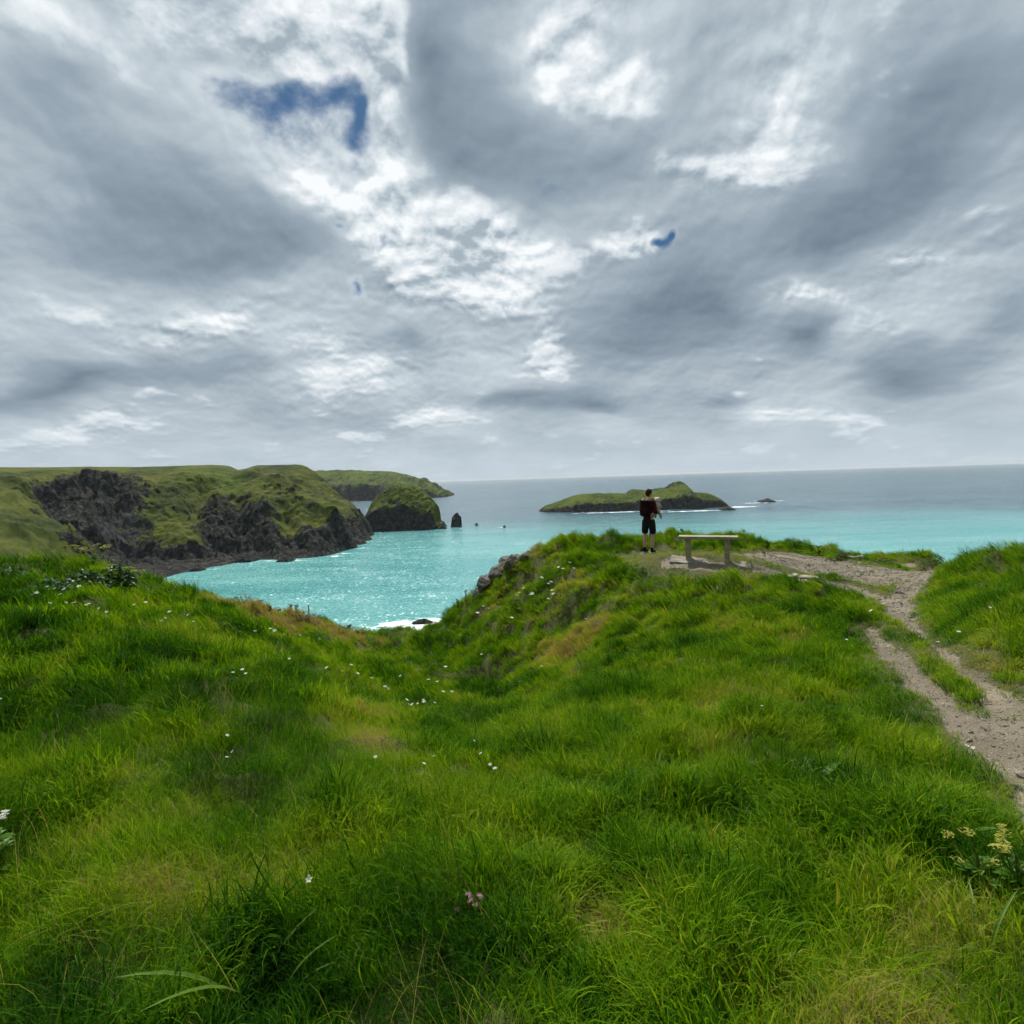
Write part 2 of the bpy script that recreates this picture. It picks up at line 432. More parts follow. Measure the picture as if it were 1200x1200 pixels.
# ------------------------------------------------------------------ near hillside
NEAR = [  # px, py, distance ahead
    (0, 1200, 1.80), (300, 1200, 1.82), (600, 1200, 1.84), (900, 1200, 1.84), (1200, 1200, 1.78),
    (0, 1000, 2.65), (250, 1000, 2.70), (450, 1000, 2.80), (620, 1000, 2.95), (850, 1000, 2.85), (1050, 1000, 2.70), (1200, 1000, 2.55),
    (0, 900, 3.5), (200, 900, 3.65), (400, 905, 3.9), (600, 900, 4.9), (750, 900, 4.3), (900, 900, 4.0), (1060, 900, 3.65), (1200, 900, 3.4),
    (0, 800, 4.75), (150, 800, 5.0), (300, 810, 5.4), (430, 835, 7.1), (560, 835, 8.7), (700, 850, 5.9), (850, 800, 6.4), (1000, 800, 5.6), (1090, 800, 5.3), (1200, 800, 4.7),
    (0, 735, 6.2), (150, 740, 6.6), (300, 760, 7.8), (400, 780, 9.6), (480, 800, 12.0), (600, 795, 11.3), (720, 760, 9.6), (850, 720, 9.6), (960, 730, 8.2), (1050, 755, 6.9), (1130, 735, 6.8), (1200, 725, 6.0),
    (0, 690, 8.2), (100, 690, 8.8), (200, 710, 9.6), (300, 735, 11.5), (380, 752, 13.5), (460, 768, 15.0), (520, 765, 15.0), (600, 725, 14.0), (660, 690, 13.8), (740, 690, 12.2), (800, 680, 11.8),
    (0, 662, 10.2), (60, 662, 10.6), (150, 674, 11.6), (240, 702, 13.0), (310, 722, 14.5), (380, 737, 16.0), (430, 750, 17.0), (468, 753, 17.8), (510, 737, 17.6), (560, 700, 17.2), (590, 672, 17.0), (630, 648, 16.8),
    (680, 630, 16.8), (720, 632, 16.8), (762, 649, 15.5), (790, 628, 18.0), (850, 634, 18.0), (829, 655.5, 12.6), (780, 654, 13.0), (880, 658, 12.5), (920, 645, 17.0), (960, 650, 16.6),
    (1000, 652, 16.4), (1060, 655, 15.8), (1105, 660, 15.0), (1000, 690, 11.0), (1045, 700, 10.0), (1085, 672, 12.6), (940, 672, 12.4), (930, 700, 10.2),
    (1140, 658, 11.5), (1170, 650, 10.2), (1200, 643, 9.4), (1150, 690, 8.4), (1100, 690, 9.8), (1280, 640, 8.6), (1280, 760, 4.8), (1300, 1000, 2.4), (-100, 660, 9.6), (-100, 800, 4.6), (-100, 1000, 2.6),
]
def crest(px, py, Y):
    if Y > 7.9 and px <= 260: return py + 11 * (1 if px < 170 else .6)
    if Y > 8.3 and px >= 1135: return py + 12
    if Y > 16.2 and 660 < px < 880: return py + 6
    if Y > 14.5 and 880 < px < 1135: return py + 4
    return py
pts, zs = [], []
for (px, py, Y) in NEAR:
    py = crest(px, py, Y); w = W(px, py, Y); pts.append((w.x, w.y)); zs.append(w.z)
for (x, y, z) in [(0, 0, -1.72), (-1.2, .8, -1.72), (1.2, .8, -1.74), (0, -4, -1.6), (-6, -3, -1.3), (6, -3, -1.5), (-12, 2, -.9), (12, 2, -1.2), (0, -14, -1.0), (-20, -10, .3), (20, -10, -.6), (-20, 6, -1.2), (16, 8, -1.6)]:
    pts.append((x, y)); zs.append(z)
for (px, py, Y) in [(-100, 660, 9.6), (0, 662, 10.2), (60, 662, 10.6), (150, 674, 11.6), (240, 702, 13.0), (310, 722, 14.5), (380, 737, 16.0), (430, 750, 17.0), (468, 753, 17.8), (510, 737, 17.6), (560, 700, 17.2), (590, 672, 17.0), (630, 648, 16.8), (680, 630, 16.8),
                    (790, 628, 18.0), (850, 634, 18.0), (920, 645, 17.0), (1000, 652, 16.4), (1060, 655, 15.8), (1105, 660, 15.0), (1140, 658, 11.8), (1200, 643, 9.6), (1290, 640, 9.0)]:
    py = crest(px, py, Y); w = W(px, py, Y); s_ = w.z / w.y
    for dY, slope in ((2.5, 0.42), (8, 0.75), (24, 1.0), (50, 1.15)):
        q = w * ((Y + dY) / Y); pts.append((q.x, q.y)); zs.append(max(w.z + s_ * dY - slope * dY, -72))
near_rbf = RBF(pts, zs, 0.5)
def near_smooth(x, y):
    return near_rbf(x, y)[..., 0]

def G(px, py, start=0.8, stop=40.0):
    """where the sight line through a photograph pixel meets the smooth hillside"""
    d = wray(px, py); ys = np.geomspace(start, stop, 900); t = ys / d.y
    h = t * d.z - near_smooth(t * d.x, ys)
    i = int(np.argmax(h < 0)) if (h < 0).any() else len(ys) - 1
    return (d.x * t[i], ys[i])

def seg_dist(x, y, poly):
    """distance to a polyline minus its local half width"""
    best = np.full(np.shape(x), 99.0)
    for (a, b) in zip(poly[:-1], poly[1:]):
        dx, dy = b[0] - a[0], b[1] - a[1]; L = dx * dx + dy * dy + 1e-9
        t = np.clip(((x - a[0]) * dx + (y - a[1]) * dy) / L, 0, 1)
        best = np.minimum(best, np.hypot(x - a[0] - t * dx, y - a[1] - t * dy) - (a[2] + t * (b[2] - a[2])))
    return best
def poly(*p):
    out = []
    for (px, py, hw) in p:
        g = G(px, py); out.append((g[0], g[1], hw))
    return out
PATHS = [
    poly((1018, 738, .06), (1045, 764, .13), (1083, 802, .14), (1125, 845, .13), (1160, 874, .13), (1200, 900, .13), (1290, 975, .2)),
    poly((1094, 668, .12), (1072, 684, .20), (1050, 702, .21), (1054, 718, .16), (1068, 732, .08), (1094, 756, .04), (1116, 776, .07), (1148, 803, .11), (1182, 832, .18), (1210, 860, .28), (1290, 925, .34)),
    poly((1165, 860, .12), (1210, 880, .18), (1290, 940, .25)),
    poly((890, 668, .22), (930, 676, .34), (980, 687, .34), (1020, 700, .22), (1040, 707, .16)),
    poly((885, 652, .6), (940, 657, 1.15), (1000, 666, 1.1), (1035, 678, .5)),
    poly((1000, 658, .25), (1040, 660, .22), (1070, 663, .12)),
    poly((792, 658, .32), (840, 663, .30), (885, 665, .28)),
]
WORN = [poly((735, 652, .35), (765, 650, .75), (800, 654, .9), (850, 660, .9), (900, 662, .9)), poly((765, 662, .25), (800, 668, .3), (850, 672, .35))]
def worn_at(x, y):
    d = np.full(np.shape(x), 99.0)
    for p_ in WORN: d = np.minimum(d, seg_dist(x, y, p_))
    return d + fbm(x * 2, y * 2, 3, 43) * .15
STRIP = poly((1012, 716, .05), (1035, 728, .07), (1062, 748, .05), (1092, 776, .035), (1120, 803, .03), (1140, 826, .0))
def bare_at(x, y):
    d = np.full(np.shape(x), 99.0)
    for p_ in PATHS: d = np.minimum(d, seg_dist(x, y, p_))
    d = d + fbm(x * 3.2, y * 3.2, 4, 41) * 0.12
    d = np.maximum(d, .22 - np.maximum(seg_dist(x, y, STRIP), 0) * 2.8 + fbm(x * 4, y * 4, 3, 47) * .16)
    return d          # below 0 is bare
def near_height(x, y, want_bare=False):
    x = np.asarray(x, float); y = np.asarray(y, float)
    z = near_smooth(x, y); d = bare_at(x, y); b = sstep(0.10, -0.06, d); worn = np.maximum(sstep(0.9, 0.0, d), sstep(.6, .0, worn_at(x, y)))
    r = np.hypot(x, y)
    amp = (1 - 0.85 * worn) * sstep(0.2, 2.5, r) * (1 + 1.0 * sstep(6, 14, r))
    t = 0.16 * fbm(x * 0.95, y * 0.95, 2, 3) + 0.12 * fbm(x * 2.3 + 5, y * 2.3, 2, 9) + 0.08 * np.maximum(fbm(x * 1.5 - 3, y * 1.5, 3, 21, 0.5, True), 0)
    z = z + amp * t - 0.05 * b + 0.012 * b * fbm(x * 5, y * 5, 4, 31)
    cl = sstep(19, 30, y)
    z = z + cl * fbm(x * .15, y * .15, 5, 77) * 3.0
    return (z, d) if want_bare else z
def near_z(x, y):
    return float(near_height(np.array([x]), np.array([y]))[0])
def on_ground(px, py, dz=0.0):
    x, y = G(px, py); return Vector((x, y, near_z(x, y) + dz))

def build_hillside():
    ang = np.concatenate([np.linspace(-180, -62, 60, endpoint=False), np.linspace(-62, 62, 620), np.linspace(62, 180, 61)[1:-1]])
    rad = np.geomspace(0.25, 85.0, 290)
    A, Q = np.meshgrid(np.radians(ang), rad, indexing='ij')
    X, Y = np.sin(A) * Q, np.cos(A) * Q
    Z, D = near_height(X, Y, True)
    Z = np.maximum(Z, SEA - 6)
    bare = sstep(0.14, -0.14, D)
    P = np.stack([X, Y, Z], -1)[:, :, :]
    me = grid_mesh('hillside', P[::-1], ground_material(), {'bare': bare[::-1]}, wrap=True)
    o = add('hillside', me); tag(o, kind='structure')
build_hillside()

# ------------------------------------------------------------------ sea
def ell(px, py, rx, ry, amp=1.0):
    s_ = S(px, py); return (s_.x, s_.y, rx, ry, amp)
FOAM = [ell(490, 731, 26, 16, 1.0), ell(470, 742, 22, 10, .75), ell(650, 599, 30, 18, .9), ell(730, 600, 120, 16, .85), ell(810, 599, 80, 16, .9), ell(868, 594, 40, 30, .9), ell(884, 589.5, 45, 34, .72), ell(905, 587, 60, 30, .72), ell(690, 600.5, 60, 12, .7), ell(780, 600, 50, 12, .75),
        ell(265, 660, 14, 8, .9), ell(425, 642, 14, 8, .8), ell(170, 672, 26, 12, .95), ell(240, 668, 26, 8, .6), ell(330, 657, 40, 7, .7), ell(385, 652, 40, 7, .7), ell(520, 617, 14, 10, .6),
        ell(590, 618, 20, 8, .7), ell(433, 617, 20, 12, .9), ell(470, 622, 50, 10, .6), ell(408, 648, 10, 8, .8)]
L_ = 45000.0
sea = add('sea', mesh_data('sea', [(-L_, -2000, SEA), (L_, -2000, SEA), (L_, L_, SEA), (-L_, L_, SEA)], [(0, 1, 2, 3)], sea_material()))
tag(sea, kind='structure')

# ------------------------------------------------------------------ headland across the cove
HEAD = [  # px, py, distance, rock, lush
    (-160, 548, 470, 0, 0), (-450, 553, 410, 0, 0), (-900, 560, 320, 0, 0), (-1400, 570, 250, 0, 0), (-450, 640, 270, .1, 0), (-900, 650, 205, .1, 0), (0, 548, 520, 0, 0), (100, 547, 560, .1, 0), (200, 547, 600, 0, .1), (270, 547, 630, 0, .2), (300, 545.5, 740, .25, 0), (345, 545, 770, .35, 0), (358, 547, 772, .4, 0), (368, 556, 775, .6, 0),
    (380, 570, 768, .4, 0), (395, 585, 752, .35, 0), (410, 598, 728, .3, 0), (420, 606, 700, .5, 0), (427, 613, 655, .9, 0),
    (50, 556, 505, 0, .1), (150, 556, 545, .35, 0), (230, 558, 560, 0, .3), (280, 556, 590, 0, .5), (270, 568, 565, 0, .6),
    (0, 573, 430, 0, 0), (30, 566, 465, 0, 0), (60, 569, 488, .6, 0), (85, 565, 495, .7, 0), (115, 562, 510, .8, 0), (135, 575, 502, 1, 0), (165, 575, 515, .7, 0), (180, 585, 512, .35, 0), (205, 578, 532, .1, 0), (245, 578, 542, .1, .1), (275, 580, 545, .1, .4),
    (0, 579, 400, .1, 0), (25, 590, 385, .1, 0), (50, 610, 370, .3, 0), (75, 632, 355, .4, 0), (95, 650, 345, .6, 0), (108, 662, 340, .6, 0),
    (0, 610, 330, 0, 0), (30, 630, 322, .1, 0), (60, 650, 322, 0, 0), (10, 650, 290, .4, 0), (-70, 600, 340, 0, 0), (-120, 640, 280, 0, 0), (60, 690, 285, .3, 0), (-20, 700, 240, .2, 0),
    (70, 608, 440, 1, 0), (100, 625, 430, 1, 0), (115, 645, 426, 1, 0), (130, 660, 426, 1, 0),
    (50, 588, 472, 1, 0), (80, 588, 478, 1, 0), (110, 588, 484, 1, 0), (100, 605, 460, 1, 0), (150, 597, 492, .75, 0), (140, 615, 472, .7, 0), (150, 635, 452, .9, 0), (165, 652, 442, .9, 0),
    (185, 603, 500, .25, 0), (200, 598, 508, .2, 0), (190, 620, 478, .3, 0), (215, 628, 468, 0, .1), (228, 634, 463, .1, .1), (200, 645, 455, .5, 0), (215, 655, 448, 1, 0), (240, 645, 460, .95, 0),
    (232, 612, 495, .5, 0), (255, 590, 525, .6, 0), (262, 603, 502, 1, 0), (270, 625, 485, 1, 0), (280, 645, 474, 1, 0), (245, 625, 478, 1, 0),
    (298, 580, 538, .2, .2), (290, 597, 515, .7, 0), (315, 615, 503, .75, 0), (300, 635, 484, 1, 0), (335, 617, 505, .1, .1), (365, 615, 514, .1, .1), (388, 616, 520, .2, 0), (325, 632, 488, .8, 0), (360, 632, 488, 1, 0), (395, 628, 519, 1, 0), (402, 622, 524, .9, 0),
    (302, 557, 592, .3, 0), (325, 569, 566, .4, 0), (345, 585, 550, .4, 0), (358, 597, 540, .3, 0), (377, 603, 532, .3, .1), (392, 608, 526, .3, 0),
    (345, 566, 715, .25, 0), (365, 580, 695, .2, 0), (385, 597, 660, .2, .1), (399, 607, 630, .4, 0), (410, 620, 606, .9, 0), (320, 580, 650, .2, 0), (345, 602, 618, .3, 0), (372, 612, 600, .4, 0), (62, 640, 402, .6, 0), (92, 668, 388, .9, 0), (20, 605, 440, .3, 0),
]
HB = [(145, 672), (165, 671), (180, 670), (215, 668), (245, 661), (258, 661), (280, 656), (310, 655), (345, 654), (385, 650), (404, 645), (407, 637), (412, 640), (425, 637), (433, 632), (434, 622)]
HSEA = [(150, 700), (200, 692), (250, 682), (300, 676), (350, 674), (395, 668), (420, 660), (440, 642), (448, 628), (450, 615), (418, 644)]
def build_headland():
    pts, val = [], []
    for (px, py, Y, rk, lu) in HEAD:
        w = W(px, py, Y); pts.append((w.x, w.y)); val.append((w.z, rk, lu))
    for (px, py) in HB:
        s_ = S(px, py); pts.append((s_.x, s_.y)); val.append((SEA + 2, 1.1, 0))
    for (px, py) in HSEA:
        s_ = S(px, py); pts.append((s_.x, s_.y)); val.append((SEA - 16, 1.1, 0))
    for (px, py, Y) in [(-1400, 570, 250), (-900, 560, 320), (-450, 553, 410), (-160, 548, 470), (0, 548, 520), (100, 547, 560), (200, 547, 600), (270, 547, 630), (300, 545.5, 740), (345, 546, 770)]:
        w = W(px, py, Y)
        for f in (1.18, 1.5, 2.1): pts.append((w.x * f, w.y * f)); val.append((w.z - 9 * f, 0, .2))
    for (px, Y) in [(395, 870), (415, 830), (432, 760), (400, 980), (436, 700)]:
        w = W(px, 600, Y); pts.append((w.x, w.y)); val.append((SEA - 14, 1, 0))
    rb = RBF(pts, val, 2.5)
    a = (np.concatenate([np.linspace(-1500, -130, 70, endpoint=False), np.linspace(-130, 452, 560)]) - 600) / FPX
    Yv = np.concatenate([np.linspace(200, 420, 120, endpoint=False), np.linspace(420, 620, 250, endpoint=False), np.linspace(620, 800, 120, endpoint=False), np.linspace(800, 960, 24)])
    Aq, Yq = np.meshgrid(a, Yv, indexing='ij'); X = Aq * Yq
    v = rb(X, Yq); Z, RK, LU = v[..., 0], np.clip(v[..., 1], 0, 1.2), np.clip(v[..., 2], 0, 1)
    for hgt, wid, line in ((8, 11, [(302, 557, 592), (325, 569, 566), (345, 585, 550), (358, 597, 540), (377, 603, 532), (395, 610, 526)]), (6, 12, [(0, 579, 400), (25, 590, 385), (50, 610, 370), (75, 632, 355), (100, 655, 343)]),
                           (5, 9, [(255, 585, 530), (245, 605, 505), (232, 633, 465)]), (7, 11, [(378, 568, 768), (395, 585, 752), (410, 598, 728), (422, 608, 690)]), (5, 8, [(298, 578, 540), (312, 600, 520), (322, 625, 495)]),
                           (-9, 9, [(236, 575, 545), (228, 600, 505), (238, 650, 462)]), (-9, 12, [(130, 572, 505), (142, 610, 475), (150, 660, 440)]), (-8, 9, [(285, 590, 525), (275, 620, 492), (268, 655, 472)]), (-6, 8, [(330, 600, 525), (345, 628, 492), (350, 650, 470)]), (-7, 9, [(60, 585, 470), (75, 610, 445)])):
        ln = [(W(*q).x, W(*q).y, 0.0) for q in line]; dd = seg_dist(X, Yq, ln) + fbm(X / 15, Yq / 15, 3, 66) * 6
        Z = Z + hgt * np.exp(-np.abs(dd / wid) ** 1.5) * sstep(SEA - 2, SEA + 14, Z)
    rot = X * .82 + Yq * .57, -X * .57 + Yq * .82
    f1, c1 = worley(rot[0] / 13, rot[1] / 26, 4); f2, c2 = worley(rot[0] / 5, rot[1] / 9, 8)
    rg = fbm(X / 40, Yq / 40, 5, 60, 0.55, True)
    inland = sstep(SEA - 2, SEA + 10, Z)
    Z = Z + inland * ((RK > .0) * sstep(.25, .9, RK) * ((c1 - .5) * 10 + (c2 - .5) * 5 + rg * 9 - f2 * 3) + (1 - sstep(.3, .9, RK)) * (.12 + .88 * sstep(24, 2, Z)) * (rg * 6.0 + fbm(X / 11, Yq / 11, 4, 70) * 3.0 + fbm(X / 3.2, Yq / 3.2, 2, 75) * .8))
    gx = np.gradient(Z, axis=1) / np.gradient(Yq, axis=1)
    RK = RK + 0.35 * sstep(.9, 2.0, np.abs(gx)) + .5 * sstep(SEA + 9, SEA + 3, Z)
    sc = W(142, 630, 460); sc2 = W(140, 610, 478)
    SC = np.maximum(np.exp(-((X - sc.x) / 13) ** 2 - ((Yq - sc.y) / 26) ** 2), np.exp(-((X - sc2.x) / 9) ** 2 - ((Yq - sc2.y) / 15) ** 2))
    SC = sstep(.3, .65, SC + .25 * fbm(X / 8, Yq / 8, 4, 90))
    me = grid_mesh('headland', np.stack([X, Yq, np.maximum(Z, SEA - 12)], -1), coast_material('cliff_turf_and_rock', 6.0), {'rock': RK, 'lush': LU, 'scree': SC})
    tag(add('headland', me), kind='structure')
build_headland()

# ------------------------------------------------------------------ islands, stacks and the far headland
def mound(name, sil, Y, half, mat, cliff=0.45, amp=1.0, top_back=0.0, nx=150, nt=90, unit=10.0, seed=1, lushv=0.6, base_py=None, rockb=0.0, edge=.12, zones=()):
    """land with a known skyline: px/py of the skyline at distance Y, half is its depth in metres"""
    xs = np.array([W(p[0], p[1], Y).x for p in sil]); zs_ = np.array([W(p[0], p[1], Y).z for p in sil])
    hs = np.maximum(zs_ - SEA, -2)
    x = np.linspace(xs[0], xs[-1], nx); t = np.linspace(-1, 1, nt)
    Xg, T = np.meshgrid(x, t, indexing='ij')
    H = np.interp(Xg, xs, hs)
    L = xs[-1] - xs[0]; un = (Xg - xs[0]) / L
    plan = np.clip(np.minimum(un, 1 - un) * 6, 0, 1) ** .5          # narrower at both ends
    hw = half * (0.25 + 0.75 * plan) * (1 + .25 * fbm(Xg / (unit * 4), Xg * 0, 3, seed))
    s_ = np.abs(T)
    prof = np.where(s_ > 1 - edge, cliff * sstep(1.0, 1 - edge, s_), cliff + (1 - cliff) * sstep(1 - edge, 0.0, s_) ** .8)
    Z = H * prof
    Yg = Y + T * hw
    f1, c1 = worley(Xg / unit, Yg / unit, seed); f2, c2 = worley(Xg / unit * 2.7, Yg / unit * 2.7, seed + 3)
    rg = fbm(Xg / (unit * 3), Yg / (unit * 3), 5, seed + 5, .55, True)
    up = sstep(0, 6, H)
    rk0 = sstep(.35, .62, s_ + .25 * fbm(Xg / (unit * 2), Yg / (unit * 2), 3, seed + 8) + rockb)
    Z = Z + up * amp * ((c1 - .5) * .5 + (c2 - .5) * .3 + rg * .6) * (.45 + .55 * rk0) * unit * .75
    Z = Z + up * fbm(Xg / (unit * .35), Yg / (unit * .35), 3, seed + 40) * unit * .16
    Xd = Xg + (c2 - .5) * unit * .25; Yd = Yg + rg * unit * .3
    rk = sstep(cliff * 1.35, cliff * .75, Z / np.maximum(H, 4.0) + .3 * fbm(Xg / unit, Yg / unit, 3, seed + 20)) + rockb
    for (p0, p1, am) in zones:
        xa, xb = W(p0, 600, Y).x, W(p1, 600, Y).x; rk = rk + am * sstep(xa - 4, xa + 4, Xg) * sstep(xb + 4, xb - 4, Xg) * sstep(-.45, -.1, T)
    rk = np.maximum(rk, sstep(7, 3, Z) * 1.1)
    ed = np.minimum(np.arange(nx)[:, None], nx - 1 - np.arange(nx)[:, None])
    Z = np.where((T <= -1) | (T >= 1) | (ed == 0), -4, Z)
    me = grid_mesh(name, np.stack([Xd, Yd, SEA + np.maximum(Z, -6)], -1), mat, {'rock': rk, 'lush': np.full_like(rk, lushv), 'scree': np.zeros_like(rk)})
    return add(name, me)

m_far = coast_material('far_cliff_turf_and_rock', 16.0)
m_isl = coast_material('island_turf_and_rock', 7.0)
m_rock = coast_material('sea_rock', 3.0)
o = mound('far_headland', [(300, 558), (340, 555), (372, 552.5), (400, 551.5), (430, 552.5), (453, 553), (467, 555), (478, 557.5), (488, 561), (492, 562), (497, 560.5), (500, 564), (505, 567), (509, 566), (513, 571), (518, 575.5), (521, 574.5), (525, 579), (530, 584)], 2250, 330, m_far, cliff=.5, amp=.7, nx=260, nt=120, unit=26, seed=12, lushv=.6, edge=.16, zones=((484, 540, .5),))
tag(o, kind='structure')
o = mound('sea_stack', [(428, 606), (433, 596), (440, 583), (450, 575), (458, 570), (468, 568.5), (480, 570), (490, 574), (500, 580), (508, 587), (511, 592), (512.5, 600), (513, 612), (518, 614.5), (524, 619)], 742, 42, m_isl, cliff=.55, amp=.8, nx=170, nt=110, unit=9, seed=31, lushv=.35, edge=.2)
tag(o, 'broad rocky islet with domed green turf top off the headland', 'islet')
o = mound('islet', [(632, 599), (640, 593), (650, 590), (661, 586), (668, 583), (680, 579.5), (700, 578.5), (735, 578.5), (738, 575), (744, 573.5), (752, 574.5), (760, 576), (766, 573.5), (780, 572), (786, 568), (790, 565.5), (797, 564.5), (802, 568), (806, 574), (812, 577.5), (828, 578), (838, 582), (844, 588), (847, 597)], 1025, 75, m_isl, cliff=.5, amp=.6, nx=260, nt=120, unit=9, seed=52, lushv=.5, edge=.14, zones=((733, 772, .55), (776, 810, .62), (632, 668, .35), (826, 850, .3)))
o.name = 'island'
tag(o, 'long low grassy island with dark cliffs and a rocky hump', 'island')
def rocklet(px0, px1, top, base_px, base_py, label, cat='rock', group=None, depth=None, seed=3):
    Y = S(base_px, base_py).y; w = (px1 - px0) / FPX * Y; c = (px0 + px1) / 2; b = base_py
    h = b - top
    sil = [(px0, b + .6), (px0 + .12 * (px1 - px0), b - .35 * h), (px0 + .3 * (px1 - px0), b - .62 * h), (px0 + .55 * (px1 - px0), b - h), (px0 + .72 * (px1 - px0), b - .7 * h), (px0 + .9 * (px1 - px0), b - .3 * h), (px1, b + .6)]
    o = mound('sea_rock', sil, Y, (depth or w * .5), m_rock, cliff=.6, amp=.8, nx=34, nt=26, unit=max(1.2, w * .16), seed=seed, lushv=0, rockb=1.0, edge=.35)
    tag(o, label, cat, group); return o
def pinnacle():
    Y = S(535, 617).y
    sil = [(528.5, 618), (529.2, 612), (530, 606), (532, 603.5), (534, 601.5), (536, 601), (538, 604), (540, 605.5), (540.6, 611), (541.3, 618)]
    o = mound('sea_stack', sil, Y, 8, m_rock, cliff=.7, amp=.5, nx=60, nt=50, unit=2.6, seed=17, lushv=0, rockb=.8, edge=.4)
    tag(o, 'lone upright black rock pinnacle standing in the sea', 'sea stack')
pinnacle()
rocklet(428, 456, 606, 440, 620.5, 'dark low shoulder of rock against the domed green islet', seed=4, depth=16)
rocklet(512, 524, 613.5, 518, 619.5, 'flat rock shelf at the foot of the domed islet', seed=5)
rocklet(482, 508, 724.5, 494, 730, 'small dark rock awash in white foam in the cove', seed=6, depth=3.0)
rocklet(556, 561, 612.5, 558, 615.5, 'tiny black rock beside the lone pinnacle', seed=7)
rocklet(589, 593, 615.5, 591, 618, 'tiny black rock with a streak of foam on open water', seed=8)
rocklet(888, 909, 584.8, 898, 588, 'flat black reef among breakers beyond the island', seed=9)
rocklet(842, 862, 593.5, 852, 597.5, 'low rock ledge trailing off the end of the island', seed=10)
rocklet(324, 345, 651, 335, 657.5, 'small dark rock at the foot of the main cliff', seed=11)
rocklet(403, 413, 637, 408, 642.5, 'brown rock in the gap beside the cliff point', seed=12)
rocklet(222, 240, 662.5, 231, 668.5, 'reddish brown rock at the foot of the grassy knob', seed=13)
rocklet(270, 302, 647, 285, 657.5, 'rounded black rock lying against the main cliff base', seed=14)
#--SPLIT2--
# ------------------------------------------------------------------ grass
def blade_material(name, stops, trans=0.44, inst=True):
    m, k, out = material(name)
    t = k.attr('tint', 'INSTANCER' if inst else 'GEOMETRY').outputs['Fac']
    bl = k.attr('bl').outputs['Fac']
    f = k.math('ADD', t, k.math('MULTIPLY', k.math('SUBTRACT', bl, 0.5), 0.34))
    c = k.ramp(f, stops)
    p = principled(k, None, c, 0.65, 0.04)
    tr = k.new('ShaderNodeBsdfTranslucent')
    k.l.new(k.mix(1.0, c, (1.25, 1.15, 0.55), 'MULTIPLY'), tr.inputs[0])
    mx = k.new('ShaderNodeMixShader'); mx.inputs[0].default_value = trans
    k.l.new(p.outputs[0], mx.inputs[1]); k.l.new(tr.outputs[0], mx.inputs[2]); k.l.new(mx.outputs[0], out.inputs[0])
    return m
GRASS_STOPS = [(0.0, (.012, .050, .004)), (0.26, (.032, .112, .003)), (0.50, (.106, .228, .003)), (0.72, (.225, .318, .010)), (0.86, (.32, .27, .080)), (1.0, (.25, .19, .085))]
m_blade = blade_material('grass_blade', GRASS_STOPS)

def tuft(name, n, h, wd, spread, curl, r, seg=4, upright=0.25, mat=None):
    """a clump of n curved tapering blades"""
    V, F, B = [], [], []
    for i in range(n):
        a = r.uniform(0, 2 * np.pi); q = spread * math.sqrt(r.uniform(0, 1))
        bx, by = q * math.cos(a), q * math.sin(a)
        d = r.uniform(0, 2 * np.pi); L = h * r.uniform(.55, 1.1); w = wd * r.uniform(.7, 1.25)
        th = abs(r.normal(0, upright)); cu = curl * r.uniform(.3, 1.3)
        px, pz = 0.0, 0.0; base = len(V); b_ = r.uniform(0, 1); tw = r.uniform(-.7, .7)
        for s in range(seg + 1):
            t = s / seg; ww = w * (1 - t ** 1.8) * (.75 + .5 * t if t < .5 else 1.0)
            e = d + np.pi / 2 + tw * t
            cx, cy = bx + math.cos(d) * px, by + math.sin(d) * px
            if s < seg:
                V += [(cx - math.cos(e) * ww / 2, cy - math.sin(e) * ww / 2, pz - .015), (cx + math.cos(e) * ww / 2, cy + math.sin(e) * ww / 2, pz - .015)]; B += [b_, b_]
            else:
                V.append((cx, cy, pz - .015)); B.append(b_)
            ang = th + cu * t * t * 1.6
            px += math.sin(ang) * L / seg; pz += math.cos(ang) * L / seg
        for s in range(seg - 1):
            k0 = base + 2 * s; F.append((k0, k0 + 1, k0 + 3, k0 + 2))
        k0 = base + 2 * (seg - 1); F.append((k0, k0 + 1, k0 + 2))
    me = mesh_data(name, V, F, mat or m_blade, True)
    at = me.attributes.new('bl', 'FLOAT', 'POINT'); at.data.foreach_set('value', np.array(B, np.float32))
    return me

tufts = bpy.data.collections.new('grass_tufts')      # not linked: only read by the grass below
tr_ = np.random.default_rng(5)
SPECS = [  # n, height, width, spread, curl, segments, upright
    (26, .25, .0060, .080, .9, 5, .25), (24, .30, .0054, .080, 1.3, 5, .30), (26, .20, .0068, .075, .7, 4, .25), (20, .31, .0095, .080, 1.5, 5, .35),     # 0-3 near
    (28, .24, .0032, .10, 1.7, 5, .55), (30, .17, .0030, .10, 1.2, 4, .7),                                                                             # 4-5 fine, matted
    (24, .24, .0115, .12, 1.0, 4, .30), (24, .29, .010, .12, 1.4, 4, .4), (24, .18, .0095, .13, .9, 4, .5),                                              # 6-8 farther
    (26, .05, .005, .07, .8, 3, .5), (6, .34, .0026, .10, 1.1, 5, .30),                                                                                                                     # 9 short
]
for i, (n, h, w, sp, cu, sg, up) in enumerate(SPECS):
    ob = bpy.data.objects.new('grass_tuft_%02d' % i, tuft('grass_tuft_%02d' % i, n, h, w, sp, cu, tr_, sg, up)); tufts.objects.link(ob)

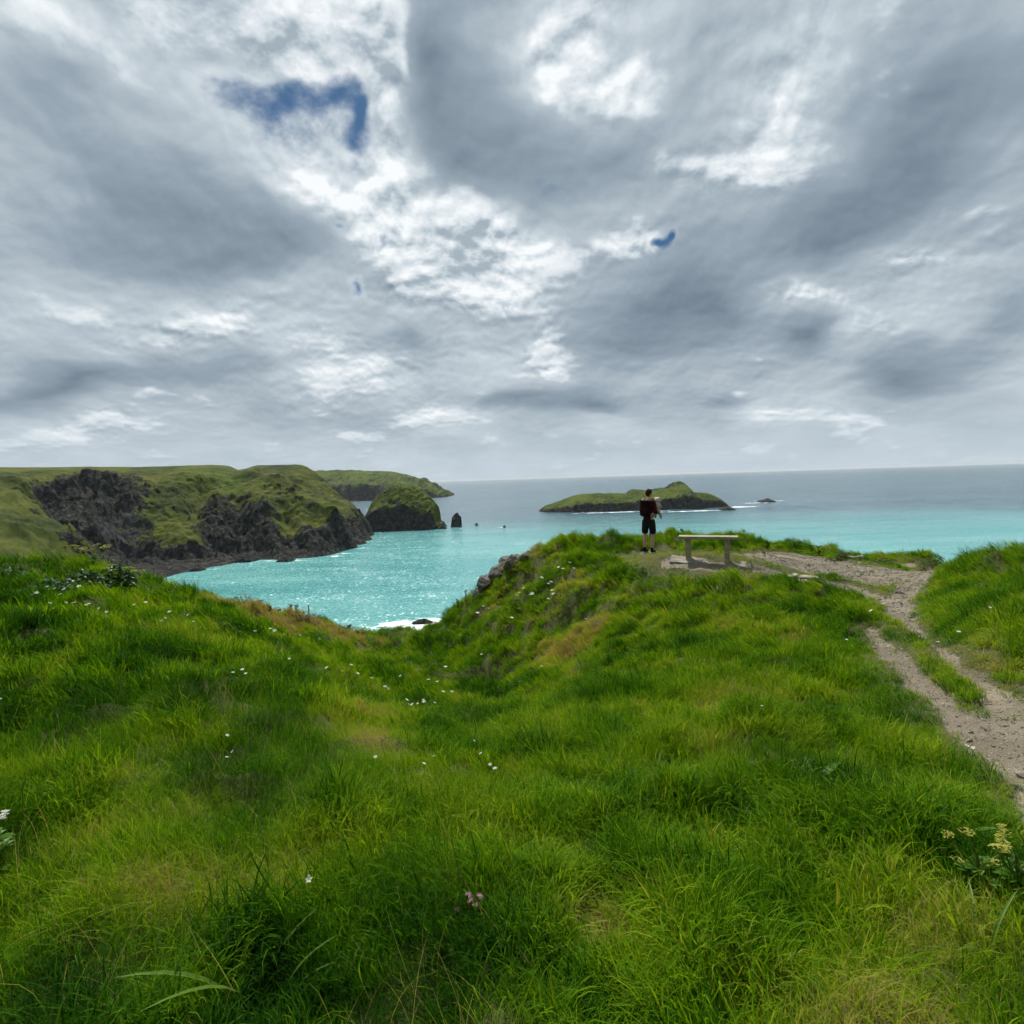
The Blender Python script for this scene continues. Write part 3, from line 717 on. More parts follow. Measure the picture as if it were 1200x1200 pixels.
def instancer(name, coll, P, rot, scl, idx, tint, kind='stuff'):
    me = bpy.data.meshes.new(name); me.vertices.add(len(P)); me.vertices.foreach_set('co', P.reshape(-1).astype(np.float32))
    for nm, typ, key, arr in (('rot', 'FLOAT_VECTOR', 'vector', rot), ('scl', 'FLOAT_VECTOR', 'vector', scl), ('idx', 'INT', 'value', idx), ('tint', 'FLOAT', 'value', tint)):
        at = me.attributes.new(nm, typ, 'POINT'); at.data.foreach_set(key, np.ascontiguousarray(arr).reshape(-1).astype(np.int32 if typ == 'INT' else np.float32))
    o = add(name, me); tag(o, kind=kind)
    ng = bpy.data.node_groups.new(name + '_scatter', 'GeometryNodeTree')
    ng.interface.new_socket('Geometry', in_out='INPUT', socket_type='NodeSocketGeometry')
    ng.interface.new_socket('Geometry', in_out='OUTPUT', socket_type='NodeSocketGeometry')
    N, L = ng.nodes, ng.links
    gi, go = N.new('NodeGroupInput'), N.new('NodeGroupOutput')
    ci = N.new('GeometryNodeCollectionInfo'); ci.inputs['Collection'].default_value = coll
    ci.inputs['Separate Children'].default_value = True; ci.inputs['Reset Children'].default_value = True
    ip = N.new('GeometryNodeInstanceOnPoints'); ip.inputs['Pick Instance'].default_value = True
    def na(nm, typ):
        a = N.new('GeometryNodeInputNamedAttribute'); a.data_type = typ; a.inputs['Name'].default_value = nm; return a.outputs['Attribute']
    L.new(gi.outputs[0], ip.inputs['Points']); L.new(ci.outputs[0], ip.inputs['Instance'])
    L.new(na('idx', 'INT'), ip.inputs['Instance Index']); L.new(na('rot', 'FLOAT_VECTOR'), ip.inputs['Rotation']); L.new(na('scl', 'FLOAT_VECTOR'), ip.inputs['Scale'])
    L.new(ip.outputs[0], go.inputs[0])
    md = o.modifiers.new('scatter', 'NODES'); md.node_group = ng
    return o

def tilt_euler(spin, tx, ty):
    """rotation Tilt(axis in plane, towards tx,ty) @ Rz(spin) as XYZ eulers"""
    n = np.hypot(tx, ty) + 1e-9; ax, ay = -ty / n, tx / n; c, s = np.cos(n), np.sin(n); C = 1 - c
    T = np.zeros((len(spin), 3, 3))
    T[:, 0, 0] = c + ax * ax * C; T[:, 0, 1] = ax * ay * C; T[:, 0, 2] = ay * s
    T[:, 1, 0] = ax * ay * C; T[:, 1, 1] = c + ay * ay * C; T[:, 1, 2] = -ax * s
    T[:, 2, 0] = -ay * s; T[:, 2, 1] = ax * s; T[:, 2, 2] = c
    Z = np.zeros_like(T); Z[:, 0, 0] = Z[:, 1, 1] = np.cos(spin); Z[:, 0, 1] = -np.sin(spin); Z[:, 1, 0] = np.sin(spin); Z[:, 2, 2] = 1
    M = T @ Z
    return np.stack([np.arctan2(M[:, 2, 1], M[:, 2, 2]), -np.arcsin(np.clip(M[:, 2, 0], -1, 1)), np.arctan2(M[:, 1, 0], M[:, 0, 0])], 1)

def G2(px, py): return np.array(G(px, py))
DRY = [(px, py, r, a) for (px, py, r, a) in [   # straw or brown patches: px, py, radius m, amount
    (230, 880, .35, .34), (270, 855, .4, .22), (110, 1105, .35, .36), (210, 1080, .25, .30), (225, 985, .35, .26), (370, 1010, .3, .22), (430, 870, .5, .32), (455, 890, .4, .28), (470, 850, .6, .18),
    (695, 1090, .16, .5), (660, 1105, .14, .4), (1040, 1110, .16, .32), (1085, 935, .2, .34), (560, 960, .4, .16), (660, 770, .9, .26), (700, 745, .7, .28), (360, 735, 1.5, .26), (300, 722, 1.6, .25), (260, 715, 1.2, .2),
    (240, 755, .8, .22), (390, 745, 1.3, .3), (330, 745, 1.2, .25), (400, 840, .6, .2), (60, 665, 1.4, .25), (160, 690, 1.0, .15), (570, 720, 1.4, .16), (500, 990, .3, .16), (850, 835, .5, .12), (90, 800, .5, .15), (310, 1060, .3, .2), (90, 1010, .3, .16),
    (640, 700, 1.0, .14), (720, 1170, .3, .12), (160, 930, .3, .14), (620, 660, 1.2, .16)]]
LUSH_SUNLIT = [(120, 780, .9, -.12), (740, 800, 1.2, -.06), (850, 900, .5, -.1), (980, 930, .35, -.22), (130, 1150, .3, -.12), (330, 1150, .3, -.18), (160, 700, 1.6, -.12), (1170, 1060, .3, -.16), (700, 940, .4, -.14), (520, 760, 1.5, -.06),
         (250, 830, .6, -.1), (1160, 760, 1.0, -.05), (560, 900, .8, .06), (620, 830, .9, .05), (800, 720, 1.4, .04), (900, 760, 1.2, .05), (640, 1000, .5, .06), (870, 1000, .4, .06)]  # deeper green patches, then positive amounts painting sunlit grass into the tint
def tint_at(x, y):
    t = 0.42 + 0.50 * fbm(x * .8 + 3, y * .8, 3, 101) + 0.36 * fbm(x * 2.6, y * 2.6, 3, 111)
    t = t - 0.09 * sstep(.1, -1.6, x) * sstep(9, 4, y) - .05 * sstep(2.6, 1.6, y) + .07 * sstep(-.4, 1.5, x)  # shaded left foreground and sunlit right painted into the grass tint
    for (px, py, r, a) in DRY + LUSH_SUNLIT:
        g = G2(px, py)
        wx = fbm(x * 1.7, y * 1.7, 3, 131) * r * .8; 
        q = np.hypot(x - g[0] + wx, (y - g[1]) * .8 + wx)
        t = t + a * (.8 if g[1] < 6 and a > 0 else 1.0) * sstep(r * 1.25, r * .35, q)
    return t
def build_grass():
    X, Y = [], []
    for (r0, r1, dens, a) in ((.55, 2.2, 520, 66), (2.2, 4.0, 460, 58), (4.0, 7.0, 300, 54), (7.0, 11.0, 180, 50), (11.0, 20.5, 120, 50)):
        n = int(dens * math.radians(2 * a) / 2 * (r1 * r1 - r0 * r0))
        r = np.sqrt(rng.uniform(r0 * r0, r1 * r1, n)); th = np.radians(rng.uniform(-a, a, n))
        X.append(r * np.sin(th)); Y.append(r * np.cos(th))
    for (r0, r1, dens) in ((.8, 9, 25),):                                # thin sward behind the viewpoint
        n = int(dens * math.pi * (r1 * r1 - r0 * r0)); r = np.sqrt(rng.uniform(r0 * r0, r1 * r1, n)); th = np.radians(rng.uniform(66, 294, n))
        X.append(r * np.sin(th)); Y.append(r * np.cos(th))
    x = np.concatenate(X); y = np.concatenate(Y)
    z, d = near_height(x, y, True)
    keep = (d > -0.02) & ((d > .05) | (rng.uniform(0, 1, len(x)) < .45))
    sparse = (d <= -0.02) & (rng.uniform(0, 1, len(x)) < .03)             # a few blades on the worn ground
    keep |= sparse
    ms = W(762, 648.3, 15.5); keep &= np.hypot(x - ms.x, (y - ms.y + .35) * .75) > .62          # trodden round the flat stone
    x, y, z, d = x[keep], y[keep], z[keep], d[keep]; n = len(x); r = np.hypot(x, y)
    t = tint_at(x, y) + rng.normal(0, .06, n)
    fine = sstep(.0, .25, fbm(x * .9 - 8, y * .9, 3, 141) + .35 * sstep(.5, -1.5, x) - .08 + .5 * sstep(.62, .8, t))
    u = rng.uniform(0, 1, n)
    idx = np.where(r < 5.5, np.where(u < fine, 4 + rng.integers(0, 2, n), rng.integers(0, 4, n)), 6 + rng.integers(0, 3, n))
    mix_mid = (r > 4) & (r < 8) & (rng.uniform(0, 1, n) < .5); idx = np.where(mix_mid & (idx >= 6), rng.integers(0, 4, n), idx)
    lush = 0.5 + 0.5 * np.clip(fbm(x * .7, y * .7, 3, 151) * 1.8, -1, 1)
    lush = np.clip(lush + .35 * fbm(x * 2.4, y * 2.4, 2, 155), 0, 1.15)
    s = (.42 + .85 * lush) * rng.uniform(.8, 1.2, n) * (1 - .30 * sstep(2.6, 1.2, r))
    s = s * (.25 + .75 * sstep(.0, .5, np.minimum(d, worn_at(x, y) + .1))) * np.where(t > .68, .8, 1.0)
    short = ((d < .10) | (worn_at(x, y) < .05)) & (rng.uniform(0, 1, n) < .85); idx = np.where(short, 9, idx); s = np.where(short, rng.uniform(.6, 1.3, n), s)
    t = np.where(short, t + .12, t)
    straw = (~short) & (rng.uniform(0, 1, n) < .035) & (r < 9); idx = np.where(straw, 10, idx); t = np.where(straw, rng.uniform(.80, .92, n), t); s = np.where(straw, rng.uniform(.6, 1.1, n), s)
    far = sstep(7, 12, r)
    wind = np.stack([-.50 * far - .18, .20 * far + .05], -1)
    tx = wind[:, 0] + fbm(x * 1.1, y * 1.1, 2, 161) * .75 + rng.normal(0, .12, n); ty = wind[:, 1] + fbm(x * 1.1 + 40, y * 1.1, 2, 171) * .75 + rng.normal(0, .12, n)
    rot = tilt_euler(rng.uniform(0, 2 * np.pi, n), tx, ty)
    sc = np.stack([s ** .5 * 1.05, s ** .5 * 1.05, s], 1)
    instancer('grass', tufts, np.stack([x, y, z], 1), rot, sc, idx, np.clip(t, .02, .98))
    print('tufts', n)
build_grass()

# stones trodden into the path
def facet_rock(name, r, size, cuts=9, sub=2, mat=None, rough=.06, smooth=False):
    bm = bmesh.new(); bmesh.ops.create_icosphere(bm, subdivisions=sub, radius=1.0)
    planes = []
    for i in range(cuts):
        d = Vector(r.normal(0, 1, 3)).normalized(); planes.append((d, r.uniform(.55, .9)))
    for v in bm.verts:
        for (d, q) in planes:
            t = v.co.dot(d)
            if t > q: v.co -= d * (t - q)
        v.co += Vector(r.normal(0, rough, 3))
        v.co = Vector((v.co.x * size[0], v.co.y * size[1], v.co.z * size[2]))
    me = bpy.data.meshes.new(name); bm.to_mesh(me); bm.free()
    if mat: me.materials.append(mat)
    if smooth: me.polygons.foreach_set('use_smooth', [True] * len(me.polygons))
    return me
def stone_material(name, a, b, c, scale=6.0):
    m, k, out = material(name)
    tc = k.new('ShaderNodeTexCoord').outputs['Object']
    n = k.noise(tc, scale, 7, 0.65); n2 = k.noise(tc, scale * .35, 4, 0.6)
    col = k.mix(k.step(n, .3, .7), a, b); col = k.mix(k.step(n2, .52, .66), col, c)
    ln = k.step(k.noise(tc, scale * 1.7, 5, .7), .62, .72, 0, .55)
    col = k.mix(ln, col, (.30, .27, .13))
    principled(k, out, col, .9, .2, k.bump(n, .03 * 6 / scale, .9))
    return m
m_pebble = stone_material('pebble_stone', (.20, .175, .14), (.36, .33, .28), (.27, .21, .15), 14)
pebs = bpy.data.collections.new('path_pebbles_kinds')
for i in range(4):
    ob = bpy.data.objects.new('pebble_kind_%d' % i, facet_rock('pebble', tr_, (1, .8, .55), 7, 1, m_pebble, .1)); pebs.objects.link(ob)
def build_pebbles():
    n0 = 150000; r = np.sqrt(rng.uniform(2.5 ** 2, 17 ** 2, n0)); th = np.radians(rng.uniform(2, 56, n0)); x, y = r * np.sin(th), r * np.cos(th)
    z, d = near_height(x, y, True); k_ = d < .03; x, y, z = x[k_], y[k_], z[k_]; n = len(x)
    s = .0065 * np.exp(rng.normal(0, .65, n)) * (1 + .5 * sstep(6, 12, np.hypot(x, y)))
    instancer('path_pebbles', pebs, np.stack([x, y, z - s * .1], 1), rng.uniform(0, 6.28, (n, 3)) * np.array([.15, .15, 1]), np.stack([s, s, s], 1), rng.integers(0, 4, n), np.zeros(n))
build_pebbles()
#--SPLIT3--
# ------------------------------------------------------------------ bench, slabs
def box_mesh(name, sx, sy, sz, mat, bevel=.008, jitter=0.0, r=None, seg=2):
    bm = bmesh.new(); bmesh.ops.create_cube(bm, size=1.0)
    for v in bm.verts: v.co = Vector((v.co.x * sx, v.co.y * sy, v.co.z * sz + sz / 2))
    bmesh.ops.bevel(bm, geom=list(bm.edges), offset=bevel, segments=seg, profile=.6, affect='EDGES')
    if jitter:
        bmesh.ops.subdivide_edges(bm, edges=[e for e in bm.edges if e.calc_length() > .15], cuts=5, use_grid_fill=True)
        for v in bm.verts: v.co += Vector(r.normal(0, jitter, 3))
    me = bpy.data.meshes.new(name); bm.to_mesh(me); bm.free(); me.materials.append(mat)
    return me
def wood_material():
    m, k, out = material('weathered_wood')
    tc = k.new('ShaderNodeTexCoord').outputs['Object']
    g = k.noise(k.vmath('MULTIPLY', tc, (1.2, 14, 14)), 5.0, 6, .65, .4); n = k.noise(tc, 7, 5, .6)
    c = k.mix(k.step(g, .3, .7), (.20, .175, .12), (.40, .36, .27))
    c = k.mix(k.step(n, .50, .68, 0, .75), c, (.155, .165, .075))       # algae and lichen
    c = k.mix(k.step(k.noise(tc, 30, 4, .7), .62, .7, 0, .6), c, (.46, .45, .38))
    principled(k, out, c, .85, .2, k.bump(g, .006, .8)); return m
m_wood = wood_material()
m_conc = stone_material('old_concrete', (.19, .175, .145), (.27, .25, .21), (.15, .135, .10), 9)
m_slab = stone_material('trodden_stone', (.22, .195, .15), (.32, .285, .225), (.19, .16, .11), 7)

def ground_at(px, py): return on_ground(px, py)
bl, brr = W(808, 658.5, 12.75), W(851, 660.5, 12.45)
mid = (bl + brr) / 2; ang = math.atan2(brr.y - bl.y, brr.x - bl.x)
bz = near_z(mid.x, mid.y)
TOPZ = W(829, 628.6, 12.5).z
bench = empty('bench', (mid.x, mid.y, bz), ang, label='plain weathered wooden plank bench on two thick legs on the clifftop', cat='bench')
seat_h = TOPZ - bz - .065
add('seat', box_mesh('seat', 1.26, .28, .065, m_wood, .012), bench, (.01, 0, seat_h), (R(.6), 0, 0))
for s_ in (-1, 1):
    add('leg', box_mesh('leg', .11, .19, seat_h + .12, m_wood, .012), bench, (s_ * .405 + .0, 0, -.122), (0, R(s_ * .8), 0))
sl_r = np.random.default_rng(3)
ca, sa = math.cos(ang), math.sin(ang)
sly = (near_z(mid.x - sa * .3, mid.y + ca * .3) - near_z(mid.x + sa * .3, mid.y - ca * .3)) / .6
slx = (near_z(mid.x + ca * .8, mid.y + sa * .8) - near_z(mid.x - ca * .8, mid.y - sa * .8)) / 1.6
slab = add('concrete_slab', box_mesh('concrete_slab', 1.62, .44, .07, m_conc, .02, .004, sl_r), None, (mid.x + .0, mid.y - .02, bz - .074), (math.atan(sly), -math.atan(slx), ang + R(1)))
tag(slab, 'pale worn concrete strip under the legs of the bench', 'slab')

def flat_stone(name, pts, h, mat, r):
    """an irregular flat stone with a worn rim; pts is its outline in metres"""
    n = len(pts); V, F = [], []
    for ring, (sc, z) in enumerate(((1.06, -.06), (1.0, h * .55), (.94, h), (.5, h * 1.08))):
        for (x, y) in pts: V.append((x * sc + r.normal(0, .006), y * sc + r.normal(0, .006), z + r.normal(0, .004)))
    V.append((0, 0, h * 1.1))
    for k_ in range(3):
        for i in range(n): F.append((k_ * n + i, k_ * n + (i + 1) % n, (k_ + 1) * n + (i + 1) % n, (k_ + 1) * n + i))
    for i in range(n): F.append((3 * n + i, 3 * n + (i + 1) % n, 4 * n))
    return mesh_data(name, V, F, mat, False)
mf = W(762, 648.3, 15.5)
mfz = near_z(mf.x, mf.y)
outline = [(.62 * math.cos(a) * (1 + .18 * math.sin(3 * a + 1)), .34 * math.sin(a) * (1 + .2 * math.cos(2 * a))) for a in np.linspace(0, 2 * np.pi, 18, endpoint=False)]
STONE_Z = mfz + .065
so = add('flat_stone', flat_stone('flat_stone', outline, .05, m_slab, sl_r), None, (mf.x + .05, mf.y, mfz + .01), (0, 0, R(25)))
tag(so, 'pale flat stone in the turf under the standing man', 'stone')
for i, (px, py, sx, sy, rz, lab) in enumerate([(1002, 655.5, .26, .16, .2, 'small pale flat stone on the bare earth near the path'), (921, 671.5, .30, .24, .5, 'broken pinkish flat stone set in bare earth beside bench'), (935, 674, .36, .22, -.2, 'wide cracked pinkish flat stone flush with the bare earth')]):
    g = on_ground(px, py); ol = [(sx * math.cos(a) * (1 + .25 * math.sin(2 * a + i)), sy * math.sin(a) * (1 + .2 * math.cos(3 * a + i))) for a in np.linspace(0, 2 * np.pi, 11, endpoint=False)]
    tag(add('flat_stone', flat_stone('flat_stone', ol, .035, m_slab, sl_r), None, (g.x, g.y, g.z - .03), (0, 0, rz)), lab, 'stone')

# ------------------------------------------------------------------ rock outcrop at the cliff edge
m_out = stone_material('outcrop_stone', (.075, .072, .066), (.19, .18, .16), (.15, .125, .075), 4.0)
def outcrop(name, items, label):
    w0 = W(*items[0][:3]); root = empty(name, (w0.x, w0.y, w0.z - .6), label=label, cat='rock')
    for (px, py, Y, sx, sy, sz, tilt) in items:
        w = W(px, py, Y) - root.location
        add('boulder', facet_rock('boulder', sl_r, (sx, sy, sz), 16, 4, m_out, .022), root, w, (R(sl_r.uniform(-12, 12)), R(tilt), R(sl_r.uniform(-30, 30))))
outcrop('rock_outcrop', [(587, 671, 16.4, .46, .45, .40, -30), (571, 683, 16.5, .32, .35, .29, -38), (603, 661, 16.3, .36, .4, .32, -28), (616, 653.5, 16.2, .24, .3, .19, -20), (561, 696, 16.6, .24, .28, .18, -45), (595, 660, 16.9, .28, .3, .28, 10)], 'lichen-covered grey rock outcrop at the grassy cliff edge')
outcrop('rock_outcrop', [(374, 735, 16.2, .36, .3, .13, 8), (395, 740, 16.6, .30, .3, .16, 25), (385, 738, 16.4, .3, .3, .12, 10)], 'pale brown rock ledge edging the cliff among dry stems')

# ------------------------------------------------------------------ the man, the child, the backpack
def skin_geo(verts, edges, radii, sub=2):
    me = bpy.data.meshes.new('tmp'); me.from_pydata(verts, edges, []); me.update()
    o = bpy.data.objects.new('tmp', me); COL.objects.link(o)
    md = o.modifiers.new('s', 'SKIN'); md.use_smooth_shade = True
    sv = me.skin_vertices[0].data
    for i, r in enumerate(radii):
        sv[i].radius = r if isinstance(r, tuple) else (r, r)
        sv[i].use_root = (i == 0)
    if sub: q = o.modifiers.new('b', 'SUBSURF'); q.levels = sub; q.render_levels = sub
    dg = bpy.context.evaluated_depsgraph_get(); dg.update()
    out = bpy.data.meshes.new_from_object(o.evaluated_get(dg))
    bpy.data.objects.remove(o); bpy.data.meshes.remove(me)
    return out
def largest(me):
    bm = bmesh.new(); bm.from_mesh(me); left = set(bm.verts); best = []
    while left:
        st = [left.pop()]; comp = list(st)
        while st:
            for e in st.pop().link_edges:
                for v in e.verts:
                    if v in left: left.remove(v); st.append(v); comp.append(v)
        if len(comp) > len(best): best = comp
    keep = set(best); bmesh.ops.delete(bm, geom=[v for v in bm.verts if v not in keep], context='VERTS')
    bm.to_mesh(me); bm.free(); return me
def join_geo(parts, voxel=None, smooth_it=0):
    bm = bmesh.new()
    for me in parts: bm.from_mesh(me)
    bmesh.ops.recalc_face_normals(bm, faces=bm.faces)
    me = bpy.data.meshes.new('joined'); bm.to_mesh(me); bm.free()
    if voxel:
        o = bpy.data.objects.new('tmp', me); COL.objects.link(o)
        md = o.modifiers.new('r', 'REMESH'); md.mode = 'VOXEL'; md.voxel_size = voxel; md.use_smooth_shade = True
        if smooth_it: q = o.modifiers.new('sm', 'SMOOTH'); q.iterations = smooth_it; q.factor = .5
        dg = bpy.context.evaluated_depsgraph_get(); dg.update()
        out = bpy.data.meshes.new_from_object(o.evaluated_get(dg)); bpy.data.objects.remove(o); bpy.data.meshes.remove(me); me = largest(out)
    return me
def blob(c, r, rot=None, sub=3):
    bm = bmesh.new(); bmesh.ops.create_icosphere(bm, subdivisions=sub, radius=1.0)
    M = Matrix.Translation(c) @ (Euler(rot).to_matrix().to_4x4() if rot else Matrix.Identity(4)) @ Matrix.Diagonal((*r, 1))
    bmesh.ops.transform(bm, matrix=M, verts=bm.verts)
    me = bpy.data.meshes.new('blob'); bm.to_mesh(me); bm.free(); return me
def part(name, me, mat, parent, smooth=True):
    me.materials.clear(); me.materials.append(mat)
    if smooth: me.polygons.foreach_set('use_smooth', [True] * len(me.polygons))
    me.name = name
    return add(name, me, parent)
def cloth(name, col, var=.25, bump=.004, scale=25): return simple_mat(name, col, .9, var, scale, bump, .1)
m_skin = simple_mat('skin', (.50, .30, .215), .55, .10, 14, .0, .35)
m_sweat = cloth('burgundy_knit', (.055, .012, .014)); m_short = cloth('charcoal_cotton', (.016, .018, .022)); m_sock = cloth('black_sock', (.010, .010, .011))
m_shoe = cloth('dark_shoe', (.018, .018, .020)); m_sole = simple_mat('grey_sole', (.30, .30, .30), .7, .15, 20)
m_hair = cloth('brown_hair', (.045, .026, .014), .4, .006, 60); m_pack = cloth('dark_maroon_nylon', (.013, .006, .007)); m_strap = cloth('grey_webbing', (.26, .23, .20)); m_cream = cloth('cream_fleece', (.60, .54, .45), .15, .008, 60)
m_eye = simple_mat('eye', (.02, .015, .012), .3, .1, 10); m_pale = cloth('pale_romper', (.42, .40, .36), .2)

def hand_chains(wrist, d, up, side, s=1.0):
    """palm and five curled fingers; d runs along the hand, side points to the thumb"""
    d = d.normalized(); side = (side - d * side.dot(d)).normalized(); nrm = d.cross(side)
    geo = [skin_geo([tuple(wrist), tuple(wrist + d * .045 * s), tuple(wrist + d * .085 * s)], [(0, 1), (1, 2)], [(.022 * s, .026 * s), (.018 * s, .036 * s), (.014 * s, .036 * s)], 1)]
    for i, L in enumerate((.075, .085, .078, .062)):
        b = wrist + d * .082 * s + side * (.028 - .0187 * i) * s
        p1 = b + (d * .8 + up * .35).normalized() * L * .4 * s; p2 = p1 + (d * .35 + up * .8).normalized() * L * .33 * s; p3 = p2 + (d * -.2 + up).normalized() * L * .27 * s
        geo.append(skin_geo([tuple(b), tuple(p1), tuple(p2), tuple(p3)], [(0, 1), (1, 2), (2, 3)], [.0095 * s, .009 * s, .0082 * s, .007 * s], 1))
    b = wrist + d * .03 * s + side * .03 * s; p1 = b + (d * .6 + side * .7).normalized() * .035 * s; p2 = p1 + (d * .8 + up * .5).normalized() * .03 * s
    geo.append(skin_geo([tuple(b), tuple(p1), tuple(p2)], [(0, 1), (1, 2)], [.012 * s, .010 * s, .008 * s], 1))
    return geo

HS = 1.745 / 1.76
man = empty('person', (mf.x - .03, mf.y, STONE_Z + .003), R(-42), label='man in a burgundy jumper and dark shorts looking out to sea', cat='person')
man.scale = (HS,) * 3
# skeleton, facing +Y, right is +X
pel, sp1, sp2, ch, nk, nk2 = (0, 0, .93), (0, -.005, 1.08), (0, -.005, 1.24), (0, -.005, 1.37), (0, -.008, 1.48), (0, .012, 1.56)
RS, RE, RW = (.175, -.015, 1.40), (.232, -.035, 1.13), (.155, .225, 1.125)
LS, LE, LW = (-.175, -.015, 1.40), (-.225, -.01, 1.12), (-.11, .25, 1.20)
RH, RK_, RA = (.095, 0, .88), (.105, .02, .49), (.105, -.03, .09)
LH, LK_, LA = (-.095, 0, .88), (-.115, .01, .49), (-.12, -.04, .09)
body_v = [pel, sp1, sp2, ch, nk, nk2, RS, RE, RW, LS, LE, LW, RH, RK_, RA, LH, LK_, LA, (.105, .005, .36), (-.115, -.015, .36), (.11, .09, .03), (-.125, .08, .03)]
body_e = [(0, 1), (1, 2), (2, 3), (3, 4), (4, 5), (3, 6), (6, 7), (7, 8), (3, 9), (9, 10), (10, 11), (0, 12), (12, 13), (13, 18), (18, 14), (0, 15), (15, 16), (16, 19), (19, 17), (14, 20), (17, 21)]
body_r = [(.135, .105), (.13, .095), (.145, .105), (.15, .11), (.062, .058), (.052, .052), .056, .042, .028, .056, .042, .028, .088, .056, .036, .088, .056, .036, .060, .060, (.042, .028), (.042, .028)]
geo = [skin_geo(body_v, body_e, body_r, 2)]
hc = Vector((.012, .028, 1.655)); turn = Euler((R(-4), 0, R(-8)))
def hp(x, y, z): return hc + (turn.to_matrix() @ Vector((x, y, z)))
geo += [blob(hc, (.074, .094, .108), turn), blob(hp(0, .045, -.062), (.052, .050, .048), turn), blob(hp(0, .096, -.012), (.013, .020, .024), turn, 2), blob(hp(0, .075, .022), (.052, .022, .014), turn, 2),
        blob(hp(.074, -.004, -.008), (.010, .020, .032), turn, 2), blob(hp(-.074, -.004, -.008), (.010, .020, .032), turn, 2), blob(hp(0, .092, -.048), (.022, .010, .006), turn, 2), blob(hp(0, .088, -.062), (.019, .010, .006), turn, 2)]
geo += hand_chains(Vector(RW), Vector((-.75, .62, .05)), Vector((-.2, -.1, 1)), Vector((.3, .3, .9)))
geo += hand_chains(Vector(LW), Vector((.85, .45, -.1)), Vector((.2, -.6, -.3)), Vector((0, .1, 1)))
part('body', join_geo(geo, .0085, 3), m_skin, man)
for s_ in (-1, 1): part('eye', blob(hp(s_ * .031, .088, .004), (.011, .007, .008), turn, 2), m_eye, man)
# jumper, shorts, socks, shoes, hair
jv = [(0, 0, .84), sp1, sp2, ch, (0, -.006, 1.465), RS, RE, RW, LS, LE, LW, (0, 0, 1.0)]
je = [(0, 11), (11, 1), (1, 2), (2, 3), (3, 4), (3, 5), (5, 6), (6, 7), (3, 8), (8, 9), (9, 10)]
jr = [(.166, .136), (.143, .114), (.152, .120), (.156, .125), (.076, .074), .070, .056, .041, .070, .056, .041, (.158, .130)]
part('jumper', skin_geo(jv, je, jr, 2), m_sweat, man)
sv_ = [(0, 0, 1.0), (0, 0, .90), (.10, 0, .83), (.112, .012, .64), (.115, .02, .52), (-.10, 0, .83), (-.118, .008, .64), (-.122, .012, .52)]
part('shorts', skin_geo(sv_, [(0, 1), (1, 2), (2, 3), (3, 4), (1, 5), (5, 6), (6, 7)], [(.150, .120), (.160, .126), .112, .100, .098, .112, .100, .098], 2), m_short, man)
for (A_, K_, sd) in ((RA, (.105, -.012, .20), 1), (LA, (-.118, -.028, .20), -1)):
    part('sock', skin_geo([K_, (A_[0], A_[1], .12), (A_[0], A_[1], .06)], [(0, 1), (1, 2)], [.046, .043, .045], 2), m_sock, man)
    ya = R(-6 * sd)
    f = Vector((math.sin(-ya * sd) * .0 + .12 * sd * .12, 1, 0)).normalized(); a0 = Vector((A_[0], A_[1], 0))
    sh = part('shoe', join_geo([skin_geo([tuple(a0 + f * -.035 + Vector((0, 0, .055))), tuple(a0 + f * .04 + Vector((0, 0, .062))), tuple(a0 + f * .12 + Vector((0, 0, .05))), tuple(a0 + f * .19 + Vector((0, 0, .042)))], [(0, 1), (1, 2), (2, 3)], [(.045, .050), (.045, .055), (.046, .042), (.040, .032)], 2)], .008, 1), m_shoe, man)
    so_ = [(-.045, -.075), (.045, -.075), (.048, .0), (.052, .12), (.046, .19), (.025, .235), (-.025, .235), (-.046, .19), (-.05, .12), (-.046, .0)]
    V = [(a0.x + x + f.x * y, a0.y + y * f.y, z) for z in (0.0, .03) for (x, y) in so_]; n_ = len(so_)
    part('sole', mesh_data('sole', V, [tuple(range(n_))[::-1], tuple(range(n_, 2 * n_))] + [(i, (i + 1) % n_, n_ + (i + 1) % n_, n_ + i) for i in range(n_)]), m_sole, sh, False)
hg = [blob(hp(0, -.014, .024), (.083, .096, .100), turn), blob(hp(0, .030, .075), (.066, .062, .042), turn), blob(hp(0, -.055, -.030), (.060, .042, .055), turn)]
hm = join_geo(hg, .008, 1)
for v in hm.vertices:
    l = turn.to_matrix().inverted() @ (v.co - hc)
    if l.y > .045 and l.z < .05: v.co = hc + turn.to_matrix() @ Vector((l.x * .8, .03, l.z))
    v.co += Vector(sl_r.normal(0, .0022, 3))
part('hair', hm, m_hair, man)

def world_child(o):       # things carried by the man stand alone but share his frame
    o.location = man.location; o.rotation_euler = man.rotation_euler; o.scale = man.scale
    return o
pack = world_child(empty('backpack', (0, 0, 0), label="dark maroon backpack worn on the standing man's back", cat='backpack'))
def soft_box(c, s, bev):
    bm = bmesh.new(); bmesh.ops.create_cube(bm, size=1.0)
    for v in bm.verts: v.co = Vector((v.co.x * s[0] * (.86 if v.co.z > 0 else 1), v.co.y * s[1] * (.82 if v.co.z > 0 else 1), v.co.z * s[2])) + Vector(c)
    bmesh.ops.bevel(bm, geom=list(bm.edges), offset=bev, segments=4, profile=.6, affect='EDGES')
    me = bpy.data.meshes.new('soft'); bm.to_mesh(me); bm.free(); return me
part('pack_body', soft_box((0, -.20, 1.25), (.26, .15, .42), .072), m_pack, pack)
part('front_pocket', soft_box((0, -.285, 1.17), (.20, .05, .20), .022), cloth('maroon_nylon_pocket', (.026, .008, .010)), pack)
part('top_flap', soft_box((0, -.205, 1.445), (.25, .14, .055), .024), m_pack, pack)
